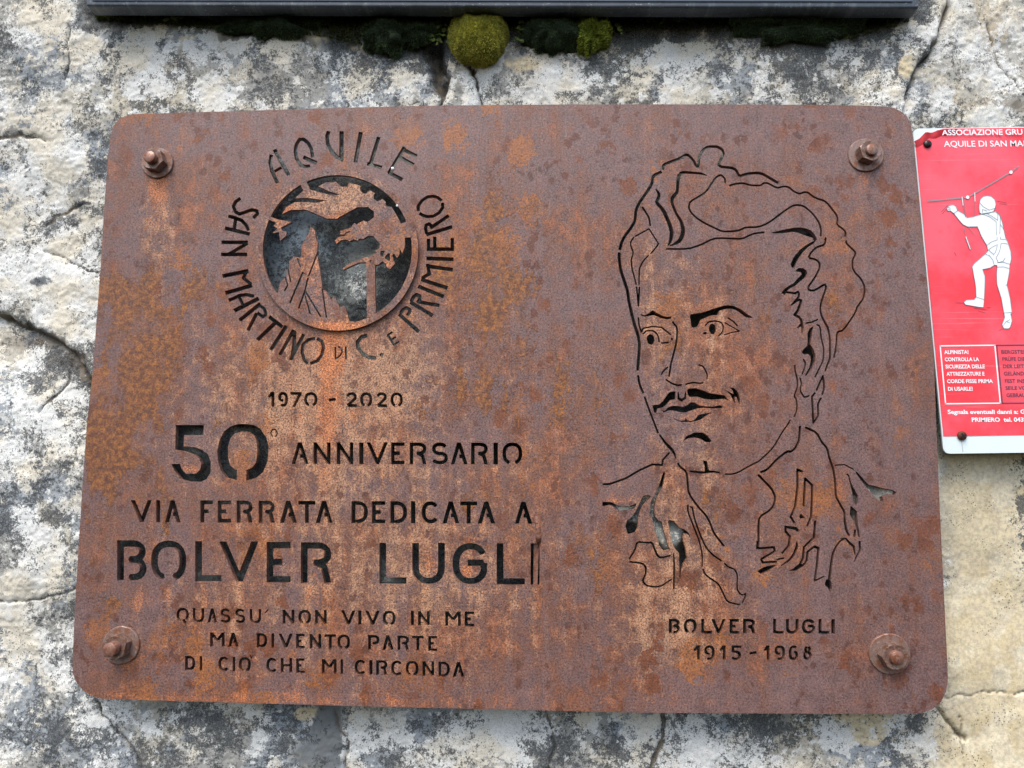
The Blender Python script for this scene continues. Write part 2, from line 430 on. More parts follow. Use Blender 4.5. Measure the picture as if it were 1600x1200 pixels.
c4([(528, 290), (432, 465)], 5.2); c4([(535, 298), (530, 400), (512, 500)], 5.6); c4([(598, 320), (505, 500)], 5.2)
c4([(478, 262), (368, 430)], 5.6)
c4([(358, 198), (450, 272)], 5.6); c4([(402, 240), (275, 362)], 5.6)
c4([(298, 108), (152, 225)], 5.6); c4([(290, 118), (325, 145), (335, 185), (315, 200), (275, 172)], 4.6); c4([(272, 175), (210, 295)], 5.2)
A6(320, 350, [(248, 795), (300, 775), (360, 745), (430, 735), (515, 752)], 5); A6(320, 350, [(305, 905), (562, 775)], 6); A6(320, 350, [(355, 755), (400, 850)], 5)
A6(320, 350, [(182, 543), (455, 488)], 6); A6(320, 350, [(440, 485), (400, 562), (485, 628)], 5); A6(320, 350, [(214, 720), (492, 640)], 6)
A6(320, 350, [(172, 190), (450, 190)], 5.4); A6(320, 350, [(445, 200), (250, 315)], 5); A6(320, 350, [(168, 317), (442, 317)], 5.4)
A6(320, 190, [(243, 985), (310, 1000), (385, 1030), (430, 1080), (455, 1135)], 5.2); A6(320, 190, [(208, 1108), (468, 1172)], 5.4); A6(320, 190, [(322, 1010), (305, 1125)], 5)
A6(320, 190, [(372, 798), (320, 835), (298, 885), (318, 940), (365, 962), (430, 940), (490, 918), (540, 928), (548, 960), (505, 1004)], 5)
# seat of the emblem disc
EC, ER_IN, ER_OUT = (527.0, 390.0), 117.0, 126.5
cut(plate, lambda X, Y: np.hypot(X - EC[0], Y - EC[1]) - (ER_IN + 2.5), (EC[0] - 122, EC[1] - 122, EC[0] + 122, EC[1] + 122))

WID = 0.75
# --- the portrait ---------------------------------------------------------
P = lambda pts, w=2.0, fl=False, s=1: cut_line(plate, smooth_pts(pts, s) if s else pts, w, fl)
P([(1034, 268), (1020, 274.5), (1018.7, 287.5), (1010, 301), (1000, 315), (993.4, 328), (992.5, 344), (989, 351), (984, 359), (976, 369), (970.6, 380), (968.5, 390.5)], 4.0, True)
P([(967.5, 394.5), (967.5, 406), (970, 422.5), (975, 437.5), (980.6, 454), (982.5, 470), (986, 486), (991, 506), (997.5, 525), (999.4, 539), (998.7, 551), (997, 567.5), (996.6, 579)], 4.2, True)
P([(997, 586), (999, 600), (1005.3, 614.5)], 3, True)
P([(1007, 620), (1017.5, 649), (1028.5, 677)], 2.4, True)
P([(1031, 680, 2), (1040, 692.5, 3.4), (1050, 702.5, 4.2), (1054, 709, 3), (1056, 716, 1.2)])
P([(1059, 723.5), (1063, 730), (1073, 737), (1074.4, 754), (1076, 771), (1090, 791), (1104, 806), (1110, 818), (1114.5, 831), (1123, 843), (1132, 854)], 2.6, True)
P([(1078, 736.3, 1.6), (1090, 737.7, 3), (1100, 738.5, 3), (1110, 736.8, 3), (1117.5, 737, 2), (1124.4, 739, 1.6)])
cut_poly(plate, [(1098, 719.5), (1103, 719.6), (1105.5, 722), (1107.3, 733), (1110, 737.5), (1101, 738), (1101, 728)])
P([(1132.5, 740.6), (1142.5, 741), (1152.5, 738.7), (1169, 729), (1186.5, 720.4), (1197, 710.5), (1207, 700.8), (1214, 690), (1223, 674), (1230, 665), (1235, 656)], 1.9, True)
P([(1240.6, 651.5), (1244.4, 644), (1245.6, 635), (1244.4, 624), (1240.6, 619), (1246, 605), (1246.4, 595), (1242.5, 580), (1241.8, 570)], 1.9, True)
P([(1036, 264.5), (1036, 259), (1040, 255.5), (1062.5, 247.5), (1073, 240.5), (1082.5, 249), (1088.5, 260), (1091.5, 259.6), (1092, 246), (1097.5, 235), (1106, 229), (1121, 229), (1129, 234), (1131, 241), (1124, 252.5), (1122.5, 258), (1128, 261), (1142.5, 262), (1150, 265), (1155, 275.5), (1167.5, 271.3), (1184, 270), (1192.5, 272), (1204, 279), (1216, 285.8)], 3.7, True, 1)
P([(1139, 290), (1150, 287), (1161, 285.8), (1172.5, 289.6), (1189, 290), (1193, 285.8), (1200, 286), (1214, 294), (1225, 291), (1233, 292.5), (1240, 299), (1249, 303), (1257.5, 300), (1262.5, 300.8), (1273, 309), (1289, 314), (1295, 320), (1307.5, 336), (1309, 342.5), (1307.5, 351), (1319, 359), (1322, 365), (1320, 369.5)], 2.3, True)
P([(1322, 376), (1322.5, 380.5), (1336, 393), (1337, 397), (1332, 406), (1332, 419), (1336, 426), (1345, 435), (1350.6, 446), (1351, 456), (1349.4, 466), (1339, 480), (1337.3, 488), (1317.5, 516.5), (1309, 518), (1307.5, 524), (1307, 536), (1305.6, 547.5), (1303, 559)], 2.3, True)
P([(1133, 286), (1133, 279), (1126, 272.5), (1117.5, 278), (1111, 287.5), (1104, 299), (1094, 306), (1078, 315), (1076, 324), (1080, 332.5), (1089, 341), (1102.5, 349.5), (1116, 356), (1129, 362), (1150, 361), (1157.5, 358.8), (1165, 355), (1184, 355), (1197.5, 350), (1211, 341), (1225, 330), (1239, 321), (1247.5, 320), (1256, 322), (1269, 332.5), (1279, 346), (1283, 357.5), (1282.5, 369.5)], 2.3, True)
P([(1025, 295.6, 1), (1030, 303, 4.4), (1029, 309, 4), (1025, 316, 4.4), (1036, 327.5, 5.2), (1042.5, 341, 5.2), (1048, 355, 5.4), (1049.8, 364, 5.6), (1048.5, 374, 5), (1044, 384, 1.2)])
P([(1104, 274, .9), (1096, 271, 3.2), (1082.5, 270, 2.8), (1065, 269, 4.2), (1060, 276, 4.8), (1059, 287.5, 4.6), (1058.5, 300, 4.4), (1050, 309, 5), (1050, 317.5, 3.8), (1056, 332.5, 3.2), (1064, 345, 4), (1067.5, 357.5, 5.6), (1067, 366, 6), (1063, 375, 6), (1056, 380, 4), (1047, 384.3, 1)])
P([(1004, 324), (1014, 339), (1016, 352)], 2.3)
P([(993, 369), (1014, 357.5), (1029, 380.6), (1025.6, 386), (1017, 396)], 1.6, False, 0)
P([(990, 371), (985.6, 377.5), (985.6, 384), (990, 395), (986, 406), (987.5, 419), (991, 432.5), (994, 444)], 1.7)
P([(1013, 399), (1004, 409), (999, 420), (998.5, 432), (998.5, 444)], 1.7)
P([(994.7, 449), (997.5, 478)], 1.8, False, 0); P([(999, 449), (998.6, 465), (997.5, 478)], 1.8, False, 0)
P([(1040.6, 389), (1075, 389), (1094, 383), (1115, 372.5), (1130, 372), (1160, 373.5), (1172, 367), (1180, 364.5), (1195, 363)], 2.2, True)
q = lambda p: cr(1180, 350, 8, p)
cut_poly(plate, q([(190, 105), (280, 88), (380, 65), (480, 45), (560, 42), (640, 55), (700, 80), (745, 130), (775, 190), (745, 235), (660, 290), (600, 350), (545, 430), (510, 500), (490, 550), (455, 545), (440, 500), (490, 400), (560, 320), (640, 260), (732, 208), (715, 170), (640, 150), (540, 110), (460, 98), (350, 115), (260, 118)]))
cut_poly(plate, q([(505, 575), (540, 550), (600, 550), (640, 580), (652, 615), (635, 660), (570, 710), (500, 775), (430, 805), (390, 850), (375, 890), (325, 865), (360, 815), (420, 770), (480, 740), (520, 690), (580, 630), (570, 600), (515, 597)]))
P(q([(380, 850, 2.5), (500, 866, 3), (535, 845, 2.6), (550, 870, 2.6), (545, 910, 3.2), (520, 950, 5), (450, 1015, 1.4)]), 3, False, 0)
P(q([(520, 945, 3.2), (575, 952, 3), (562, 1010, 4), (530, 1090, 4), (495, 1135, 4), (545, 1160, 3), (575, 1195, 3.2), (583, 1240, 4), (592, 1290, 3.2), (585, 1360, 1)]), 3, False, 0)
P(q([(530, 1295, 1.2), (570, 1262, 3.4)]), 3, False, 0)
P(q([(880, 178), (878, 240), (850, 265), (760, 292), (690, 365), (668, 425), (760, 442), (808, 490), (805, 560), (740, 680), (660, 790), (672, 828), (740, 832), (870, 750), (890, 790), (860, 880), (830, 960), (815, 1040), (815, 1080), (830, 1150), (870, 1230), (910, 1300), (930, 1400), (937, 1480), (937, 1680, ), (905, 1750), (880, 1830)]), 2.6)
g = lambda p: cr(1180, 480, 8, p)
cut_poly(plate, g([(735, 240), (715, 290), (705, 380), (690, 460), (730, 530), (755, 600), (750, 680), (715, 760), (640, 860), (622, 850), (680, 740), (695, 660), (690, 610), (660, 585), (605, 590), (580, 560), (600, 530), (650, 480), (655, 430), (652, 330), (680, 265), (715, 242)]))
P(g([(605, 655), (630, 700), (615, 770), (590, 835)]), 1.9); P(g([(772, 218), (810, 235), (825, 380), (860, 530), (850, 670), (800, 770), (750, 870)]), 1.9)
P(g([(635, 198), (705, 188), (780, 155)]), 1.7); P(g([(560, 888), (580, 950), (565, 1020), (570, 1060), (615, 1130), (672, 1105)]), 1.8)
g = lambda p: cr(1180, 580, 8, p)
P(g([(765, 242), (845, 62), (858, 120), (862, 210), (838, 300)]), 2.6, True, 0); P(g([(752, 266), (710, 320), (714, 400), (728, 655), (790, 550), (785, 410), (825, 330)]), 2.6, True, 0)
P([(1250, 665.6), (1249, 687.5), (1242.5, 701), (1236, 706), (1230, 705), (1214, 717.5), (1199, 734), (1188, 738.3)], 3.2, True)
P([(1258, 667.5), (1276, 675.5), (1284, 691), (1292.5, 700), (1295.6, 715), (1302.5, 734), (1305, 752.5), (1306, 776), (1313, 788), (1320, 801), (1319.6, 812, 3.2), (1322.5, 829, 3.2), (1327.5, 838, 2.8)], 2.8, True)
g = lambda p: cr(1240, 690, 8, p)
P(g([(520, 295), (635, 288), (745, 345)]), 1.3, False, 0)
cut_poly(plate, g([(770, 368), (800, 385), (940, 540), (1010, 552), (1080, 572), (1150, 590), (1220, 600), (1265, 618), (1282, 640), (1265, 670), (1200, 655), (1160, 672), (1110, 692), (1060, 648), (1115, 700), (1122, 742), (1080, 748), (1000, 680), (900, 565), (785, 405)]))
cut_poly(plate, g([(650, 410), (680, 398), (700, 430), (712, 490), (740, 560), (808, 680), (790, 795), (775, 790), (740, 750), (735, 650), (715, 560), (690, 470), (680, 425)]))
cut_poly(plate, g([(712, 800), (795, 870), (803, 1010), (832, 1195), (805, 1190), (785, 1080), (745, 990), (700, 910)]))
g = lambda p: cr(1170, 790, 8, p)
P(g([(1330, 300, 3), (1320, 395, 3)]), 3, True, 0)
P(g([(1385, 455, 3.2), (1392, 560, 3.2), (1345, 640, 2.4), (1320, 700, 1.6)])); P(g([(1150, 412, .9), (1215, 415, 2.2), (1260, 465, 3.2), (1312, 510, 3), (1328, 612, 2)]), 2, False, 0)
P(g([(1190, 428, .9), (1150, 435, 2.4), (1085, 520, 2.8), (1045, 620, 3.2), (1010, 880, 3.6), (1002, 945, 4)]))
cut_poly(plate, g([(965, 925), (1010, 918), (1035, 960), (1042, 1040), (1018, 1088), (985, 1020), (948, 990)]))
P(g([(938, 885, 1.6), (822, 945, 2.6), (850, 760, 3.2), (872, 530, 3.4), (820, 512, 3.2), (735, 580, 3.2), (725, 690, 3.2), (690, 740, 3.4), (600, 795, 5), (510, 812, 1)]), 3, False, 0)
P(g([(830, 198, 3), (815, 400, 3.2), (690, 520, 3.2), (678, 660, 3.4), (640, 740, 4), (580, 790, 4)]), 3, False, 0)
P(g([(600, 450, 1), (602, 520, 4.4), (560, 620, 3.8), (500, 690, 3.4), (405, 750, 1)]))
P(g([(625, 322, 3.4), (590, 287, 4.4), (458, 264, 3), (460, 325, 3.2), (515, 385, 3.2), (500, 500, 3.2), (412, 602, 2.6)]), 3, True, 0)
P(cr(1160, 700, 8, [(195, 332), (280, 420), (360, 500), (410, 600), (405, 680), (375, 745), (330, 790), (215, 860), (200, 990), (205, 1170), (200, 1200), (190, 1260)]), 3, True)
P(g([(110, 440), (105, 537), (315, 520), (325, 572), (155, 670), (175, 712), (355, 702)]), 3.0, True, 0); P(g([(345, 676), (440, 655)]), 2.4, True, 0)
cut_poly(plate, g([(110, 825), (130, 800), (200, 765), (280, 745), (345, 738), (320, 765), (260, 810), (200, 842), (150, 856)]))
g = lambda p: cr(1160, 700, 8, p)
P(g([(758, 300), (688, 268), (690, 480), (660, 730), (605, 860), (655, 945)]), 3.1, True, 0); P(g([(765, 728), (785, 382), (875, 465), (860, 860), (810, 980)]), 3.1, True, 0)
cut_poly(plate, g([(735, 820), (780, 872), (725, 888), (708, 850)]))
g = lambda p: cr(930, 690, 8, p)
P(g([(90, 535), (190, 528), (380, 460), (560, 355), (715, 285), (840, 292), (845, 230), (930, 135)]), 2.6, True, 0)
cut_poly(plate, g([(862, 362), (875, 400), (850, 550), (800, 640), (758, 735), (738, 850), (745, 930), (790, 985), (835, 997), (855, 1100), (880, 1190), (905, 1280), (935, 1348), (860, 1368), (800, 1300), (780, 1190), (740, 1120), (735, 1030), (700, 960), (683, 880), (692, 760), (725, 690), (760, 620), (800, 540), (830, 440)]))
cut_poly(plate, g([(595, 680), (640, 670), (700, 675), (680, 710), (585, 800), (555, 880), (535, 960), (530, 1080), (500, 1140), (410, 1160), (378, 1060), (400, 980), (450, 950), (510, 860), (560, 760)]))
cut_poly(plate, g([(90, 752), (200, 755), (290, 800), (390, 808), (460, 795), (518, 768), (500, 830), (460, 848), (300, 868), (240, 820), (190, 790), (92, 808)]))
g = lambda p: cr(930, 810, 8, p)
cut_poly(plate, g([(910, 40), (930, 20), (980, 30), (1060, 120), (1120, 140), (1170, 180), (1200, 245), (1150, 192), (1110, 188), (1095, 240), (1110, 310), (1130, 370), (1150, 500), (1100, 580), (1072, 650), (1066, 750), (1054, 750), (1050, 600), (1050, 440), (990, 370), (960, 300), (930, 160)]))
P(g([(980, 440, 1.2), (990, 600, 2.8), (985, 880, 3.2)]), 3, False, 0)
P(g([(430, 500), (495, 400), (525, 292), (640, 305), (712, 298), (740, 380), (780, 470), (825, 495), (932, 465)]), 2.5); P(g([(435, 545), (590, 560), (635, 610), (630, 700), (590, 785), (640, 840), (740, 860), (830, 845), (947, 768)]), 2.3)
P([(1074.8, 790), (1075, 800), (1083.5, 822), (1093, 846), (1097.6, 868), (1097.2, 885)], 2.0)
P([(1079.4, 792), (1082, 793), (1085, 810), (1091.5, 829), (1102.5, 855), (1114, 867.5), (1127.5, 876.3)], 2.0)
g = lambda p: cr(1090, 810, 8, p)
P(g([(340, 565), (380, 605), (465, 635), (500, 710), (492, 880), (520, 935), (560, 960), (612, 932), (565, 1050)]), 1.8); P(g([(70, 635), (85, 685), (130, 730), (265, 820), (315, 930), (370, 1045), (520, 1078)]), 1.9)
# face
g = lambda p: cr(980, 470, 8, p)
cut_poly(plate, g([(160, 165), (220, 180), (270, 155), (320, 115), (370, 150), (440, 185), (500, 200), (557, 195), (545, 225), (500, 232), (430, 220), (340, 180), (290, 185), (240, 197), (190, 190)]))
cut_poly(plate, g([(780, 190), (800, 165), (920, 150), (1000, 125), (1070, 100), (1200, 60), (1265, 55), (1330, 62), (1430, 110), (1500, 165), (1577, 210), (1540, 215), (1470, 200), (1410, 150), (1350, 112), (1290, 98), (1230, 102), (1150, 125), (1140, 175), (1040, 185), (920, 235), (900, 290), (880, 320), (830, 338), (800, 320), (795, 250)]))
P(g([(140, 215), (150, 310), (175, 388), (200, 345), (310, 320), (430, 332), (542, 420)]), 1.8, False, 0); P(g([(205, 410), (240, 372), (335, 374), (385, 430), (400, 515)]), 1.8)
cut_ell(plate, 980 + 293 / 8, 470 + 482 / 8, 6.2, 8.2, -.15); P(g([(430, 528), (512, 522)]), 1.9, False, 0); cut_ell(plate, 980 + 558 / 8, 470 + 478 / 8, 1.9, 2.3)
P(g([(570, 268), (625, 335), (625, 430), (612, 540), (575, 680), (545, 800), (525, 940)]), 2.4); P(g([(505, 830), (445, 885), (428, 920)]), 1.7)
P(g([(490, 988), (560, 1035), (630, 1058), (675, 1052)]), 2.1); P(g([(735, 1042), (820, 1020), (910, 1032), (945, 1024)]), 1.9); P(g([(900, 802), (950, 818), (990, 890), (1005, 940), (998, 972)]), 1.8)
P(g([(980, 305), (1015, 262), (1100, 250), (1170, 265), (1203, 310), (1197, 390), (1145, 435)]), 1.8); cut_ell(plate, 980 + 1066 / 8, 470 + 352 / 8, 5.6, 8.4, -.12); cut_ell(plate, 980 + 972 / 8, 470 + 405 / 8, 3.2, 2.2, -.2)
P(g([(1260, 215), (1330, 260), (1375, 310)]), 1.7); P(g([(1220, 270), (1310, 325), (1405, 378), (1310, 395), (1215, 425)]), 1.1, False, 0)
g = lambda p: cr(990, 580, 8, p)
cut_poly(plate, g([(525, 250), (525, 350), (460, 360), (410, 420), (360, 455), (300, 465), (285, 530), (255, 515), (235, 440), (250, 420), (320, 415), (370, 370), (420, 290), (460, 255)]))
P(g([(558, 270, 1.5), (562, 340, 2.8), (600, 362, 3.8), (645, 335, 2.8), (650, 265, 1.5)]), 2, False, 0)
cut_poly(plate, g([(668, 230), (700, 215), (780, 210), (870, 240), (960, 275), (1060, 290), (1140, 300), (1165, 330), (1187, 368), (1150, 350), (1110, 345), (980, 357), (880, 347), (800, 320), (700, 322), (675, 285)]))
cut_poly(plate, g([(1150, 235), (1200, 258), (1250, 288), (1240, 245), (1195, 198), (1260, 212), (1312, 270), (1332, 350), (1326, 427), (1303, 370), (1285, 320), (1262, 322), (1278, 412), (1248, 370), (1212, 300)]))
cut_poly(plate, g([(365, 488), (385, 500), (430, 450), (490, 432), (550, 432), (610, 445), (660, 430), (720, 385), (770, 395), (820, 425), (900, 440), (1000, 440), (1080, 425), (1115, 440), (1105, 462), (1000, 465), (880, 458), (800, 465), (720, 490), (650, 517), (590, 515), (520, 495), (440, 490), (380, 517), (362, 510)]))
cut_poly(plate, g([(448, 550), (520, 597), (590, 620), (640, 612), (655, 582), (670, 615), (740, 618), (780, 590), (810, 545), (880, 530), (988, 514), (920, 545), (860, 595), (800, 618), (720, 634), (600, 634), (530, 612)]))
cut_poly(plate, g([(605, 898), (655, 815), (760, 765), (870, 765), (930, 810), (978, 872), (960, 890), (900, 887), (850, 850), (770, 828), (700, 835), (650, 855)]))

WID = 0.3
# --- the emblem disc ------------------------------------------------------
disc = Field(50.0)
dw, DX, DY = disc.win(EC[0] - 130, EC[1] - 130, EC[0] + 130, EC[1] + 130)
disc.f[dw] = np.hypot(DX - EC[0], DY - EC[1]) - ER_OUT
hole = Field(50.0)                                # what is open inside the ring
rin = np.hypot(DX - EC[0], DY - EC[1]) - (ER_IN - .5)
metal = Field(50.0)
bird = [(440.7, 334.4), (447.3, 323), (460.4, 316), (474.4, 316), (495.4, 316.9), (510.3, 312.8), (498.9, 311.6), (482.3, 309.2), (460.4, 309.7), (474.4, 297.6), (469.6, 288.9), (463, 277), (474, 272), (479.2, 284.5), (484.4, 296.3), (503.3, 301.1), (513.8, 304.2), (531.3, 304.6), (513.8, 298.5), (497.1, 291.1), (509.4, 284.9),
 (525.1, 284.2), (534, 292), (542.8, 291.5), (545, 285.4), (564.6, 290.6), (562, 293.3), (564.6, 300.3), (570.8, 302.9), (576, 298.5), (577.3, 296.8), (586.5, 302.4), (583.4, 303.8), (583.9, 310.8), (590, 314.7), (596.1, 311.6), (597.9, 310.8), (602.3, 315.1), (602.7, 322.1), (611.9, 323), (619.8, 336.1), (626.3, 349.7), (634.6, 346.2), (646, 341), (650, 371), (641.6, 370.8), (632.4, 371.4),
 (632.9, 383.8), (628.5, 396), (625, 389), (624.1, 397.7), (620.6, 403), (615.4, 396), (612.8, 399.5), (617.1, 411.8), (609.3, 420.5), (602.7, 416.1), (604, 412.6), (597, 408.3), (592.6, 412.6), (585.8, 414.4), (586, 421.8), (587, 487.4), (592, 505), (572, 512), (573.4, 495.3), (572.5, 420), (571.6, 410), (562, 410), (555, 412.6), (541.9, 418.8), (536.2, 421.8), (535.8, 418.8),
 (546.3, 410.9), (559.4, 406.5), (569, 401.7), (576, 402), (580.4, 398.6), (589, 394.3), (585.6, 391.6), (592.6, 388), (593.9, 380.3), (583, 368.4), (574.3, 368.4), (568, 373.3), (560.3, 372.8), (559.4, 375.9), (552.4, 373.7), (546.3, 376.8), (542.8, 374.6), (533, 375), (526, 380.7), (523, 375.9), (527.9, 370.6), (539.3, 368.4), (541, 366.3), (531.4, 366.3), (531.4, 361), (548, 355.8),
 (553.7, 348.3), (556.8, 351), (567.3, 344.4), (574.3, 346.6), (584.3, 339.6), (584.3, 330), (575, 323.4), (557.6, 323.9), (528.8, 339.6), (526.9, 341.4), (511.1, 341.4), (491.9, 333.5), (477.9, 327.4), (454.3, 327.8)]
small_bird = cr(400, 340, 11.4286, [(160, -60), (240, -25), (420, 40), (640, 75), (440, 180), (470, 235), (545, 250), (540, 320), (430, 415), (410, 260), (285, 280), (385, 195), (310, 150), (360, 88), (200, 25), (120, 10)])
mountain = [(400, 462), (428.9, 462), (433, 461.5), (437.6, 441.9), (445.5, 432.8), (447.7, 431), (447.7, 420.5), (451.6, 419), (451.6, 408), (459.5, 400.4), (464.8, 401), (470, 403), (471.8, 383.8), (475.3, 375), (479.5, 378), (477.4, 369.8), (481.8, 367), (485.3, 353.6), (491.9, 359.3), (493.6, 372.4), (496.3, 378.5), (495.4, 396), (496.3, 401.3), (500.6, 427.5), (504.1, 453.3), (508.5, 453.3), (517.3, 469), (519.9, 463.8), (523.4, 463.8), (530.4, 480.4), (536, 477), (540.1, 481.3), (545.4, 501.4), (553, 502.5), (556, 530), (430, 530), (396, 480)]
for pl in (bird, small_bird, mountain): keep_poly(metal, pl)
d4 = lambda p, w: cut_line(metal, cr(400, 340, 11.4286, p), w)
d4([(745, 735), (795, 870)], 2.2); d4([(570, 900), (620, 1140)], 2.2); d4([(1090, 650), (940, 1040)], 2.2)
d5 = lambda p, w: cut_line(metal, cr(400, 420, 11.4286, p), w)
d5([(530, 160), (568, 290), (515, 385)], 2.4); d5([(835, 72), (612, 600)], 3.0); d5([(835, 68), (905, 112)], .9); d5([(928, 172), (872, 400), (765, 695)], 2.6); d5([(885, 405), (1150, 845)], 2.6); d5([(870, 450), (965, 795)], 2.2); d5([(1185, 372), (1255, 860)], 2.2)
cut_poly(metal, cr(520, 340, 11.4286, [(850, 590), (930, 590), (895, 700), (850, 660)])); cut_poly(metal, cr(520, 340, 11.4286, [(930, 700), (980, 640), (1020, 640), (1020, 780), (940, 740)]))
cut_ell(metal, 520 + 675 / 11.43, 340 + 780 / 11.43, 2.0, 2.0); cut_line(metal, cr(520, 340, 11.4286, [(225, 280), (300, 248)]), 1.6)
opening = np.maximum(rin, -metal.f[dw])
disc.f[dw] = np.maximum(disc.f[dw], -opening)

# --- contours -> triangulated slabs --------------------------------------
def contours(F):
    f = F.f; f = np.where(np.abs(f) < 1e-4, 1e-4, f)
    s = f < 0
    H = s[:, :-1] != s[:, 1:]; V = s[:-1, :] != s[1:, :]
    pts = {}
    jj, ii = np.nonzero(H); t = f[jj, ii] / (f[jj, ii] - f[jj, ii + 1])
    hx = U0 + RES * (ii + t); hy = V0 + RES * jj
    for k in range(len(jj)): pts[(0, jj[k], ii[k])] = (hx[k], hy[k])
    jj, ii = np.nonzero(V); t = f[jj, ii] / (f[jj, ii] - f[jj + 1, ii])
    vx = U0 + RES * ii; vy = V0 + RES * (jj + t)
    for k in range(len(jj)): pts[(1, jj[k], ii[k])] = (vx[k], vy[k])
    cell = H[:-1, :] | H[1:, :] | V[:, :-1] | V[:, 1:]
    adj = {}
    def con(a, b):
        adj.setdefault(a, []).append(b); adj.setdefault(b, []).append(a)
    for j, i in zip(*np.nonzero(cell)):
        T = H[j, i]; B = H[j + 1, i]; L = V[j, i]; R_ = V[j, i + 1]
        n = int(T) + int(B) + int(L) + int(R_)
        e = []
        if T: e.append((0, j, i))
        if R_: e.append((1, j, i + 1))
        if B: e.append((0, j + 1, i))
        if L: e.append((1, j, i))
        if n == 2: con(e[0], e[1])
        elif n == 4:
            mid = f[j, i] + f[j, i + 1] + f[j + 1, i] + f[j + 1, i + 1] < 0
            if bool(s[j, i]) == bool(mid): con(e[0], e[1]); con(e[2], e[3])
            else: con(e[0], e[3]); con(e[1], e[2])
    loops = []; seen = set()
    for st in adj:
        if st in seen: continue
        lp = [st]; seen.add(st); cur = st; prev = None
        while True:
            nx = [a for a in adj[cur] if a != prev and a not in seen]
            if not nx: break
            prev, cur = cur, nx[0]; seen.add(cur); lp.append(cur)
        if len(lp) > 5: loops.append(np.array([pts[a] for a in lp]))
    return loops

def simplify(P_, tol):
    n = len(P_)
    far = int(np.argmax(((P_ - P_[0]) ** 2).sum(1)))
    keep_ = np.zeros(n + 1, bool); Q = np.vstack([P_, P_[:1]]); keep_[[0, far, n]] = True
    stack = [(0, far), (far, n)]
    while stack:
        a, b = stack.pop()
        if b - a < 2: continue
        d = Q[b] - Q[a]; L = math.hypot(*d) + 1e-9
        w = Q[a + 1:b] - Q[a]
        t = np.clip((w @ d) / (L * L), 0, 1)
        e = np.hypot(w[:, 0] - t * d[0], w[:, 1] - t * d[1]); k = int(np.argmax(e))
        if e[k] > tol:
            k += a + 1; keep_[k] = True; stack += [(a, k), (k, b)]
    return Q[:-1][keep_[:-1]]

def sample(F, x, y):
    fx = (x - U0) / RES; fy = (y - V0) / RES
    i = np.clip(np.floor(fx).astype(int), 0, NU - 2); j = np.clip(np.floor(fy).astype(int), 0, NV - 2)
    a = fx - i; b = fy - j; f = F.f
    return (f[j, i] * (1 - a) + f[j, i + 1] * a) * (1 - b) + (f[j + 1, i] * (1 - a) + f[j + 1, i + 1] * a) * b

def slab(name, F, y_front, thick, mat, parent, step, paint, tol=0.16, min_area=0.8):
    """flat plate with cut edges; the arris of every edge is eased by 0.3 mm"""
    lps = []
    for lp in contours(F):
        a = 0.5 * abs(np.sum(lp[:, 0] * np.roll(lp[:, 1], -1) - lp[:, 1] * np.roll(lp[:, 0], -1)))
        if a < min_area: continue
        q_ = simplify(lp, tol)
        if len(q_) >= 3: lps.append(q_)
    V2 = []; E2 = []
    for q_ in lps:
        b0 = len(V2); n = len(q_); V2 += [tuple(p) for p in q_]
        E2 += [(b0 + k, b0 + (k + 1) % n) for k in range(n)]
    nb = len(V2)
    arr = np.array(V2); x0, y0 = arr.min(0); x1, y1 = arr.max(0)
    gx, gy = np.meshgrid(np.arange(x0 + step / 2, x1, step), np.arange(y0 + step / 2, y1, step))
    gx = gx.ravel(); gy = gy.ravel(); gx = gx + (_hash(gx, gy, 3) - .5) * step * .4
    ok = sample(F, gx, gy) < -min(1.6, step * .5)
    V2 += list(zip(gx[ok].tolist(), gy[ok].tolist()))
    r = geometry.delaunay_2d_cdt([Vector(p) for p in V2], E2, [], 0, 1e-5)
    vv = np.array([tuple(p) for p in r[0]]); tri = np.array([list(t) for t in r[2] if len(t) == 3])
    cen = vv[tri].mean(1)
    # inside test by parity is exact; the sampled field is enough away from hairlines
    ins = sample(F, cen[:, 0], cen[:, 1]) < 0
    tri = tri[ins]
    # orient so that the front faces -Y
    front = at(vv[:, 0], vv[:, 1], y_front)
    A_, B_, C_ = front[tri[:, 0]], front[tri[:, 1]], front[tri[:, 2]]
    nrm = np.cross(B_ - A_, C_ - A_)[:, 1]
    tri[nrm > 0] = tri[nrm > 0][:, ::-1]
    back = front + np.array([0, thick, 0])
    n = len(vv)
    # boundary edges of the kept triangles
    ed = {}
    for t in tri.tolist():
        for k in range(3):
            a, b = t[k], t[(k + 1) % 3]
            if (b, a) in ed: del ed[(b, a)]
            else: ed[(a, b)] = 1
    be = np.array(list(ed.keys()))
    used = np.zeros(n, bool); used[tri.ravel()] = True
    paintv = paint(vv[:, 0], vv[:, 1])
    co = np.vstack([front, back]); col = np.vstack([paintv, paintv])
    side = np.array([(b, a, a + n) for a, b in be] + [(b, a + n, b + n) for a, b in be])
    T = np.vstack([tri, tri[:, ::-1] + n, side])
    u_, inv = np.unique(T.ravel(), return_inverse=True)
    return fast_mesh(name, co[u_], inv.reshape(-1, 3), mat, parent, False, {'rust': col[u_]})
